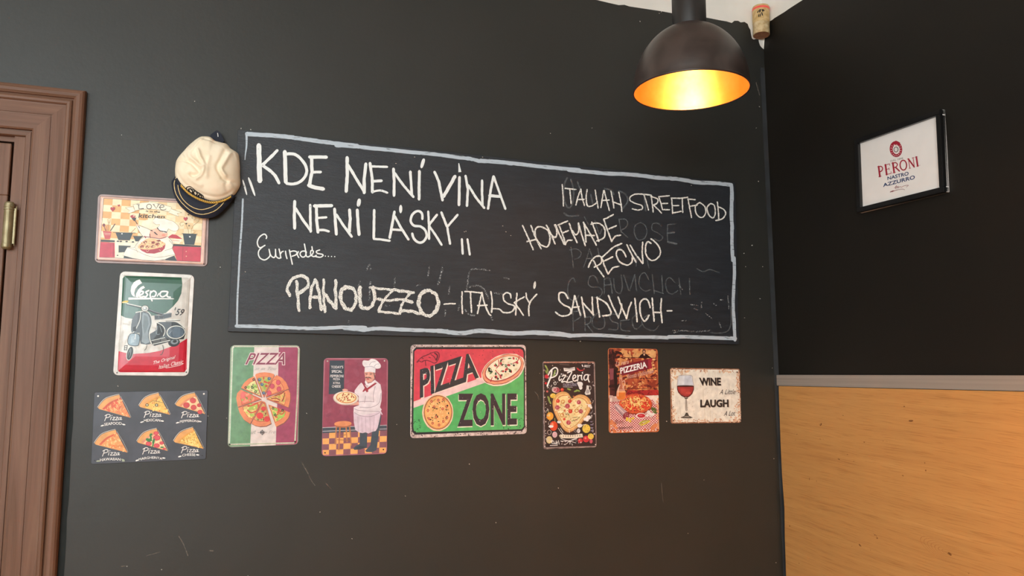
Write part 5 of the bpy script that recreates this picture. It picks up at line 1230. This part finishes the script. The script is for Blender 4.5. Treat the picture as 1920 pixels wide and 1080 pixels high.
for x, y, r_ in ((215, 580, 28), (333, 565, 30), (465, 520, 26), (487, 625, 26), (345, 755, 28)): s.ell(x, y, r_, r_, '#c89088'); s.ell(x, y, r_ * .86, r_ * .86, '#b04450'); s.scatter([(x - r_ * .5, y - r_ * .5), (x + r_ * .5, y - r_ * .5), (x + r_ * .5, y + r_ * .5), (x - r_ * .5, y + r_ * .5)], 6, 2, 4, '#e8b8b0', int(x))
for x, y, r_ in ((222, 505, 22), (360, 508, 22), (366, 625, 24), (295, 715, 15), (272, 375, 20)): s.ell(x, y, r_, r_, '#c8342c'); s.ell(x - 4, y - 4, r_ * .5, r_ * .5, '#e06850')
for x, y in ((280, 515), (438, 618), (270, 670)): s.ring(x, y, 20, 20, 8, '#c88038')
s.stroke('310,640 318,670 330,640 345,672 352,640; 400,700 450,690; 380,740 440,720 470,690', 5, '#4a5c48')
for x, y, rx, ry, c_ in ((200, 378, 44, 34, '#c8a0a0'), (212, 378, 34, 26, '#b04858')): s.ell(x, y, rx, ry, c_)
s.ring(178, 372, 24, 28, 4, '#e8e4e0')
for x, y, a in ((85, 110, 60), (100, 140, 70), (90, 170, 60), (185, 170, 110), (180, 200, 110), (115, 470, 60), (120, 500, 70), (130, 520, 60), (430, 390, 160), (455, 385, 20), (350, 370, 20)): s.ell(x, y, 26, 10, '#86a050', a, n=10)
s.stroke('70,90 100,140 95,200; 160,215 200,150; 100,460 140,530', 4, '#a8b878')
for x, y, rx, ry, c_ in ((92, 222, 24, 24, '#cc3040'), (130, 680, 40, 46, '#e8a038'), (172, 795, 46, 56, '#d8482c'), (480, 965, 28, 30, '#c83038'), (548, 945, 38, 38, '#cc3440'), (605, 970, 18, 26, '#c05868'), (550, 825, 46, 50, '#e4c458'), (602, 915, 34, 34, '#e4c458'), (165, 445, 34, 28, '#e0b848'), (122, 955, 36, 42, '#d8c490'), (185, 895, 28, 34, '#d8a8b0'), (82, 300, 14, 14, '#c83038'), (98, 395, 12, 12, '#c86868')): s.ell(x, y, rx, ry, c_)
for x, y, rx, ry, c_ in ((120, 668, 14, 20, '#f4c878'), (158, 780, 14, 24, '#ee8860'), (540, 935, 12, 12, '#ee8880'), (472, 956, 9, 9, '#ee8880')): s.ell(x, y, rx, ry, c_)
s.scatter(P('515,790 590,790 590,860 515,860'), 10, 3, 5, '#8a7420', 3); s.scatter(P('580,895 625,895 625,935 580,935'), 6, 3, 4, '#5a4a20', 4); s.scatter(P('145,425 190,425 190,465 145,465'), 5, 4, 6, '#f0e0a0', 4)
s.stroke('108,610 112,640; 185,705 188,745', 6, '#a8b070'); s.ring(185, 895, 26, 32, 4, '#f0e0e0'); s.ring(122, 868, 22, 26, 5, '#c8bcb8')
LW = '#e8e4e2'
for x, y, rx, ry in ((575, 695, 30, 24), (540, 715, 24, 20), (140, 800, 30, 16), (475, 790, 30, 22), (460, 850, 20, 26), (560, 720, 18, 24), (235, 748, 24, 14), (590, 560, 22, 18), (605, 580, 14, 14), (480, 315, 30, 34), (485, 350, 20, 24), (462, 300, 20, 18)): s.ell(x, y, rx, ry, LW, n=12, jit=.08)
s.stroke('500,785 545,775; 540,540 580,550', 6, LW)
s.poly('553,325 575,325 578,365 600,410 595,430 545,435 530,415 550,365', '#d8d4d0'); s.ring(590, 355, 14, 24, 5, '#d8d4d0'); s.ell(565, 395, 20, 24, '#a8a0a0')
s.scatter(P('70,90 640,90 640,330 70,330'), 34, 3, 8, '#c8c4c4', 11); s.scatter(P('75,330 150,330 150,1000 80,1000'), 30, 3, 9, '#c8c4c4', 12); s.scatter(P('590,430 640,430 650,1000 610,1000'), 26, 3, 9, '#c8c4c4', 13); s.scatter(P('240,960 500,960 480,1020 240,1020'), 18, 3, 9, '#c8c4c4', 14)
s.stroke('150,320 140,345; 175,300 190,280 200,310 180,318 170,290; 255,940 340,965 440,945; 260,970 350,970 430,990; 320,1000 370,960 450,930; 225,820 260,870 290,900; 250,820 280,870; 350,830 355,870', 6, LW)
s.stroke('420,830 440,860 470,830 450,870 430,850; 590,640 605,650 625,615; 420,820 405,850 430,870', 4, '#a8a4a8'); s.stroke('600,745 615,745; 600,780 625,780; 600,815 625,815; 602,850 628,850', 12, '#8a84a0', sm=False)
s.stroke('442,125 470,150 505,150 530,135', 18, '#b8303c', taper='end'); s.stroke('440,125 430,115', 5, '#7a8a48')
s.poly('285,122 350,128 415,112 420,150 350,165 292,160', LW); s.poly('250,892 380,898 502,882 512,925 380,938 258,935', '#e6dcc8'); s.poly('250,892 232,905 250,935; '.replace(';', '').strip() + ' 262,930', '#cabfa8')
for i in range(8): s.stroke([(285 + i * 27, 903 - i * 1.2), (284 + i * 27, 922 - i * 1.2)], 7, '#7a7068', sm=False)
s.stroke('300,138 405,130', 6, '#8a8484', sm=False)
s.bucket('printed_lettering')
for q_, w_ in (('150,148 140,220 112,290 98,335', 17), ('108,205 140,150 190,118 218,150 200,210 140,238', 15), ('243,215 232,245 240,270 262,250', 13), ('258,196 262,192', 12), ('268,218 312,208 262,285 300,278 325,292', 13), ('330,180 382,168 325,282 388,280', 13), ('392,250 425,230 418,205 398,215 392,250 410,275 440,262', 13), ('448,205 452,245 445,275', 13), ('450,235 465,210 485,212', 12), ('495,205 492,240 500,262', 13), ('500,180 504,176', 12), ('568,200 535,205 520,240 535,265 562,245 572,200 570,250 582,285', 14)): s.stroke(q_, w_, '#f2f0ee')
s.text('ITALIAN CUISINE', '280,304 435,300 437,332 280,336', '#a8a4b8', off=.01); s.stroke('280,342 390,346', 4, '#c8c4c8', sm=False); s.text('BEST', '525,86 598,92 598,120 522,112', LW, off=.02, shear=.2); s.stroke('500,88 508,105', 12, LW)
s.stroke('135,975 160,960 150,995 190,1000; 170,965 180,1000; 200,965 195,1005 215,975 210,1010; 225,960 235,1005; 130,1020 215,1018', 7, LW)
s.stroke('240,82 350,88', 4, '#8a7a78', sm=False)
s.bucket('printed_picture'); s.stroke('52,60 640,56', 9, '#c88c78', sm=False, jit=.4); s.stroke('640,70 668,1030; 70,1045 665,1028; 50,70 68,1030', 5, '#b09c98', sm=False, jit=.4)
s.scatter(P('40,52 660,52 660,68 40,68'), 30, 3, 9, '#9a6a5c', 3, asp=1.8); s.scatter(P('45,60 60,60 80,1040 62,1040'), 30, 3, 8, '#b8a8a4', 4, asp=.6); s.holes([(625, 68), (655, 1010), (68, 1030)], .002, '#d8c8c4')
s.finish()

# ---------- pizzeria with brick wall and checked cloth
s = Board('tin_sign', 'rust-orange sign with an oil bottle, pizza and red checked tablecloth', 'sign', P('1139,653.5 1232,655.5 1237.5,808.5 1143.5,811.5'), (.200, .298), .003, group='tin signs hung below and beside the chalkboard')
s.plate(mottle('rusty_orange_tin', '#a85838', '#d88858', 40, .35), r=.010)
s.view(1130, 645, .15732); s.bucket('printed_picture')
s.poly('70,56 632,62 655,350 668,612 85,612', '#a84c34', gloss=.32)
rq = P('70,60 635,66 665,610 85,610')
for n_, a_r, b_r, c_, sd in ((40, 18, 50, '#c06840', 1), (34, 14, 40, '#8a3628', 2), (40, 10, 30, '#d89058', 3), (30, 8, 24, '#6a2420', 4), (60, 5, 14, '#e0a870', 5), (60, 4, 12, '#5a1c1c', 6)): s.scatter(rq, n_, a_r, b_r, c_, sd, asp=1.6)
s.scatter(P('220,70 620,70 630,160 250,160'), 40, 8, 30, '#d8a068', 8, asp=1.5); s.scatter(P('540,80 630,80 640,300 560,300'), 26, 8, 24, '#e0b078', 9)
s.poly('70,60 130,60 150,200 140,300 180,420 165,640 85,640', '#4a2026'); s.poly('75,62 100,62 160,150 150,180', '#7a3430'); s.scatter(P('75,80 190,80 200,600 90,600'), 34, 10, 30, '#2c1418', 10, asp=.6); s.poly('78,290 130,285 128,420 90,430', '#8a4a54'); s.poly('130,310 165,305 178,600 150,650 140,500', '#1e1014')
s.stroke('150,165 430,160 640,170; 80,290 200,285; 250,405 640,410; 260,530 655,535; 140,60 140,300', 6, '#4a1a1a', sm=False, jit=.4); s.poly('300,555 660,545 668,612 270,612', '#b02c30'); s.scatter(P('300,560 655,550 660,608 300,608'), 26, 6, 18, '#7c1c24', 12, asp=2)
Q = P('82,625 665,612 682,1040 95,1058'); s.poly(Q, '#e8d4cc', gloss=.32); s.scatter(P('82,625 200,620 180,690 85,700'), 16, 10, 26, '#c8a8a0', 2)
Q2 = P('86,690 672,660 680,1020 100,1040'); s.checks(Q2, 38, 24, '#b02844')
for i in range(0): pass
s.scatter(P('82,900 170,960 160,1050 90,1050'), 16, 8, 20, '#d88458', 3); s.scatter(P('600,960 680,920 680,1035 560,1050'), 18, 8, 20, '#d88458', 4); s.scatter(P('90,1030 680,1020 680,1050 95,1055'), 40, 6, 14, '#cc6c40', 5); s.scatter(P('590,620 668,620 672,700 630,700'), 14, 10, 24, '#e8d8cc', 5); s.scatter(P('640,640 668,640 680,1000 655,1000'), 26, 6, 18, '#e0a078', 7)
s.ell(492, 88, 20, 26, '#4a2420'); s.ell(492, 92, 11, 14, '#d8a080'); s.poly('428,165 450,130 480,112 510,112 540,135 585,168 545,165 510,175 470,168', '#2a1214'); s.poly('482,115 505,115 500,140 488,138', '#d8b090')
s.poly('195,262 600,163 575,212 592,288 420,330 210,385', '#7c1e30'); s.poly('540,180 600,165 575,212 592,288 545,300', '#a82c3c')
s.ell(392, 722, 200, 118, '#8a2418'); s.ell(390, 712, 198, 116, '#d05c38', n=30); s.ell(390, 706, 182, 100, '#d84830', n=30, jit=.02)
in3 = lambda p: ((p[0] - 390) / 170) ** 2 + ((p[1] - 706) / 90) ** 2 < 1
PB = P('220,610 570,610 570,800 220,800'); s.scatter(PB, 50, 8, 20, '#e88858', 2, asp=1.5, inside=in3); s.scatter(PB, 50, 5, 12, '#b82020', 3, asp=1.4, inside=in3); s.scatter(PB, 70, 4, 10, '#f0cc78', 4, asp=1.9, inside=in3); s.scatter(PB, 20, 3, 7, '#4a5020', 5, asp=1.5, inside=in3)
s.scatter(P('320,640 470,650 460,740 330,730'), 26, 5, 12, '#f4dc90', 6, asp=2.2); s.scatter(P('230,790 560,780 500,830 280,825'), 12, 4, 7, '#6a1c14', 7)
s.poly('196,385 232,385 234,470 270,570 275,640 255,668 215,675 175,665 160,630 165,565 198,480', '#cf9880'); s.poly('172,572 268,572 272,640 252,662 212,668 178,655 164,625', '#dd7c38'); s.poly('175,560 268,560 268,578 172,578', '#f0b078'); s.poly('205,420 222,420 228,480 240,540 195,540', '#b06850'); s.stroke('205,490 185,540 180,620', 6, '#f4e0d0'); s.poly('198,368 230,368 230,400 198,400', '#c89060'); s.stroke('236,450 255,435 262,470 238,525', 9, '#e0b8a0')
s.poly('138,738 155,718 185,718 305,820 315,860 290,890 262,898 165,800', '#c0a0a4'); s.stroke('160,730 280,850', 12, '#e0c8c8', sm=False); s.stroke('150,750 260,880', 8, '#7a5860', sm=False); s.ell(278, 852, 34, 44, '#8c2838', 35); s.scatter(P('255,830 300,825 300,880 255,885'), 14, 3, 5, '#e0a0a0', 3)
s.ell(455, 855, 60, 34, '#e8dcd8'); s.ell(458, 855, 48, 25, '#c02838'); s.ell(450, 850, 22, 9, '#e0606c')
for x, y, r_ in ((545, 815, 24), (575, 845, 24), (530, 852, 18), (600, 835, 16)): s.ell(x, y, r_, r_, '#e8e0dc', n=12, jit=.06)
s.stroke('530,830 560,850 590,865', 5, '#c0a8a0'); s.scatter(P('575,765 630,765 640,820 585,820'), 16, 6, 14, '#5a6c34', 3)
for x, y in ((290, 905), (325, 895), (360, 885), (325, 920), (290, 885)): s.ell(x, y, 17, 13, '#e0c048', n=12)
s.stroke('432,958 480,925 560,915', 24, '#b0a838', taper='both'); s.stroke('445,970 500,950 565,918', 20, '#e0c448', taper='both'); s.stroke('470,935 530,920', 6, '#f0e8a0')
s.bucket('printed_lettering')
s.text('PIZZERIA', '204,284 520,207 528,280 210,358', '#f4f0ee', off=.03)
s.text('La vera', '150,205 305,186 312,232 150,268', '#e0b8a8', off=.004, shear=.4); s.text('Ricetta tradizionale', '284,366 602,294 608,344 290,416', '#d8b0a4', off=.0, shear=.4)
s.text('Buon', '145,905 240,900 240,945 140,955', '#8a3c30', off=.0, shear=.4); s.text('Appetito', '172,985 352,975 352,1012 170,1022', '#5a2420', off=.006, shear=.4)
s.bucket('printed_picture'); s.holes([(622, 76), (106, 1028), (655, 1020), (78, 72)], .002, '#3a1810')
s.finish()

# ---------- wine sign
s = Board('tin_sign', 'cream rust-edged sign with a red wine glass, rightmost in the row', 'sign', P('1254.5,690 1387,692 1391,792 1260,794'), (.300, .201), .003, group='tin signs hung below and beside the chalkboard')
s.plate(mottle('rust_brown_tin', '#8c5c44', '#b48468', 60, .4), r=.008)
s.view(1230, 640, .18519); s.bucket('printed_picture')
s.poly('142,282 835,288 858,812 170,820', '#ebe7dc', gloss=.34)
for q_, n_, sd in ((P('140,278 840,284 838,320 142,310'), 60, 1), (P('165,790 862,785 866,818 168,826'), 70, 2), (P('138,280 165,280 188,820 165,820'), 50, 3), (P('815,290 842,290 866,815 830,815'), 70, 4)):
    s.scatter(q_, n_ // 2, 4, 13, '#dcbca0', sd, asp=1.4); s.scatter(q_, n_ // 3, 3, 7, '#b87c5c', sd + 10, asp=1.5); s.scatter(q_, n_ // 3, 2, 5, '#6a4030', sd + 20)
s.scatter(P('150,285 330,285 300,330 150,420'), 30, 3, 14, '#d8b494', 30, asp=1.4); s.scatter(P('180,680 300,790 240,815 175,815'), 14, 3, 11, '#dcbca0', 31); s.scatter(P('800,650 850,620 860,800 740,810'), 24, 4, 12, '#dcb498', 32)
s.scatter(P('180,300 820,300 830,790 190,790'), 110, 1.5, 4, '#c8b498', 33, asp=2); s.stroke('475,460 480,600 500,790; 740,430 742,480; 545,670 548,800; 595,300 600,360; 240,600 245,740; 765,560 768,640', 2.5, '#c4b8a0', sm=False)
s.poly('232,346 356,346 372,400 382,445 212,445 218,400', '#ccd2de'); s.poly('240,352 290,352 285,440 222,440', '#dde2ea'); s.stroke('212,448 218,400 230,348 356,346 372,400 384,448', 4, '#a8a098')
s.poly('211,450 384,450 383,490 368,530 345,555 318,570 290,570 255,552 225,520 213,488', '#5c2424'); s.poly('218,462 376,462 374,492 355,530 325,556 285,556 250,535 225,500', '#a63838'); s.poly('240,480 345,480 335,520 300,545 262,525', '#b84440'); s.ell(297, 451, 86, 6, '#3c1c1c'); s.ell(325, 522, 26, 14, '#c85048')
s.stroke('302,568 304,640 308,705', 13, '#c8c0b4', sm=False); s.stroke('297,570 300,700; 308,570 314,700', 4, '#4a4038', sm=False); s.stroke('292,577 318,577', 10, '#3a3430', sm=False)
s.poly('245,772 285,755 302,722 318,722 335,755 375,772 345,779 280,779', '#4a443e'); s.poly('275,768 300,755 325,755 345,768', '#9a928a')
s.bucket('printed_lettering'); DK = '#2a2220'
for t, q_ in (('WINE', '433,368 655,368 656,448 445,448'), ('LAUGH', '447,590 733,588 735,666 447,669')): s.text(t, [(x + 5, y + 4) for x, y in P(q_)], '#b8a898', off=.04); s.text(t, q_, DK, off=.045)
s.text('A Little', '642,488 805,484 805,534 640,538', '#4a3c38', off=.002, shear=.4); s.text('A Lot', '688,706 805,702 803,752 684,756', '#4a3c38', off=.002, shear=.4)
s.bucket('printed_picture'); s.holes([(163, 300), (176, 804), (857, 797), (820, 312)], .0022, '#4a2c20')
s.finish()

# ================================================================== FRAMED PRINT on the right wall
f_ = Board('framed_picture', 'black framed white beer poster with red and blue lettering on the right wall', 'picture', P('1601.4,266.4 1761.3,207.3 1778.6,359 1618.7,395.7'), (.342, .250), .010, wall='right', gap=0)
f_.plate(mottle('poster_paper', '#dedad6', '#e6e2de', 8, .6), r=.002, name='poster_sheet'); 
f_.view(1580, 190, .2037); f_.bucket('printed_lettering'); RD, BL = '#a01e34', '#2a3e68'
f_.ell(489, 440, 58, 74, RD, -8); f_.poly('452,395 470,372 487,362 505,368 528,380 520,400 480,400', RD); f_.ell(492, 443, 33, 42, '#e4e0dc', -8)
for k in range(16):
    an = 2 * math.pi * k / 16 + .2; x_, y_ = 490 + 45 * math.cos(an), 442 + 58 * math.sin(an)
    if math.sin(an) > -.75: f_.stroke([(x_ - 4 * math.cos(an), y_ - 4 * math.sin(an)), (x_ + 4 * math.cos(an), y_ + 4 * math.sin(an))], 5, '#e0d0cc', sm=False)
f_.ring(490, 443, 20, 24, 7, '#5a5450', n=9); f_.ell(490, 444, 13, 16, '#e4e0dc'); f_.poly('466,402 478,395 480,415; '.replace(';', '').strip(), '#e8e0dc'); f_.poly('485,400 500,396 502,408 488,412', '#e0b8b0')
f_.text('DAL 1846', '440,542 556,512 557,530 441,560', '#7a7672', off=.0)
GL = {'P': [([(.24, 0), (.24, 1)], .17), ([(.24, .04), (.62, .05), (.82, .27), (.62, .5), (.24, .53)], .10), ([(.05, .01), (.5, .01)], .05), ([(.03, .99), (.48, .99)], .05)],
      'E': [([(.24, 0), (.24, 1)], .17), ([(.1, .02), (.85, .02)], .06), ([(.24, .48), (.68, .48)], .06), ([(.1, .98), (.9, .98)], .06), ([(.84, .0), (.84, .2)], .05), ([(.9, .8), (.9, 1)], .05), ([(.68, .38), (.68, .6)], .05)],
      'R': [([(.24, 0), (.24, 1)], .17), ([(.24, .04), (.6, .05), (.8, .27), (.6, .48), (.24, .5)], .10), ([(.05, .01), (.5, .01)], .05), ([(.03, .99), (.45, .99)], .05), ([(.5, .5), (.95, .99)], .13)],
      'O': [([(.5 + .4 * math.sin(2 * math.pi * k / 14), .5 - .5 * math.cos(2 * math.pi * k / 14)) for k in range(15)], .12)],
      'N': [([(.18, 0), (.18, 1)], .07), ([(.16, 0), (.82, .98)], .15), ([(.84, 0), (.84, 1)], .07), ([(.0, .01), (.3, .01)], .05), ([(.05, .99), (.32, .99)], .05), ([(.68, .01), (1.0, .01)], .05)],
      'I': [([(.5, 0), (.5, 1)], .17), ([(.2, .01), (.8, .01)], .05), ([(.2, .99), (.8, .99)], .05)]}
cells = [(0, .155), (.165, .335), (.345, .53), (.535, .73), (.745, .915), (.92, 1.02)]
PQ = P('317,603 690,508 704,594 330,697')
for ch, (a0, a1) in zip('PERONI', cells):
    f_.uglyph(GL[ch], [bil(PQ, a0, 0), bil(PQ, a1, 0), bil(PQ, a1, 1), bil(PQ, a0, 1)], RD)
f_.ell(712, 588, 3, 3, RD)
f_.text('NASTRO', '413,694 608,645 610,680 415,726', BL, off=.022); f_.text('AZZURRO', '372,757 666,678 669,715 375,790', BL, off=.022)
f_.stroke('480,800 500,775 490,805 515,780 510,800 530,785 545,790 570,778 608,772 590,790; 440,838 480,822 550,808 575,815; 440,832 470,820; 455,835 500,815', 3.4, '#8a4048')
f_.finish()
bw, bd_ = .016, .018
for nm, a, b in (('top_rail', (-.171, .109), (.171, .125)), ('bottom_rail', (-.171, -.125), (.171, -.109)), ('left_rail', (-.171, -.109), (-.155, .109)), ('right_rail', (.155, -.109), (.171, .109))):
    bm = bmesh.new(); box(bm, (a[0], -bd_ - .004, a[1]), (b[0], -.0002, b[1])); bmesh.ops.bevel(bm, geom=bm.edges[:], offset=.0015, segments=2, affect='EDGES')
    from_bm('frame_rail', bm, FRAMEBLK, f_.root)
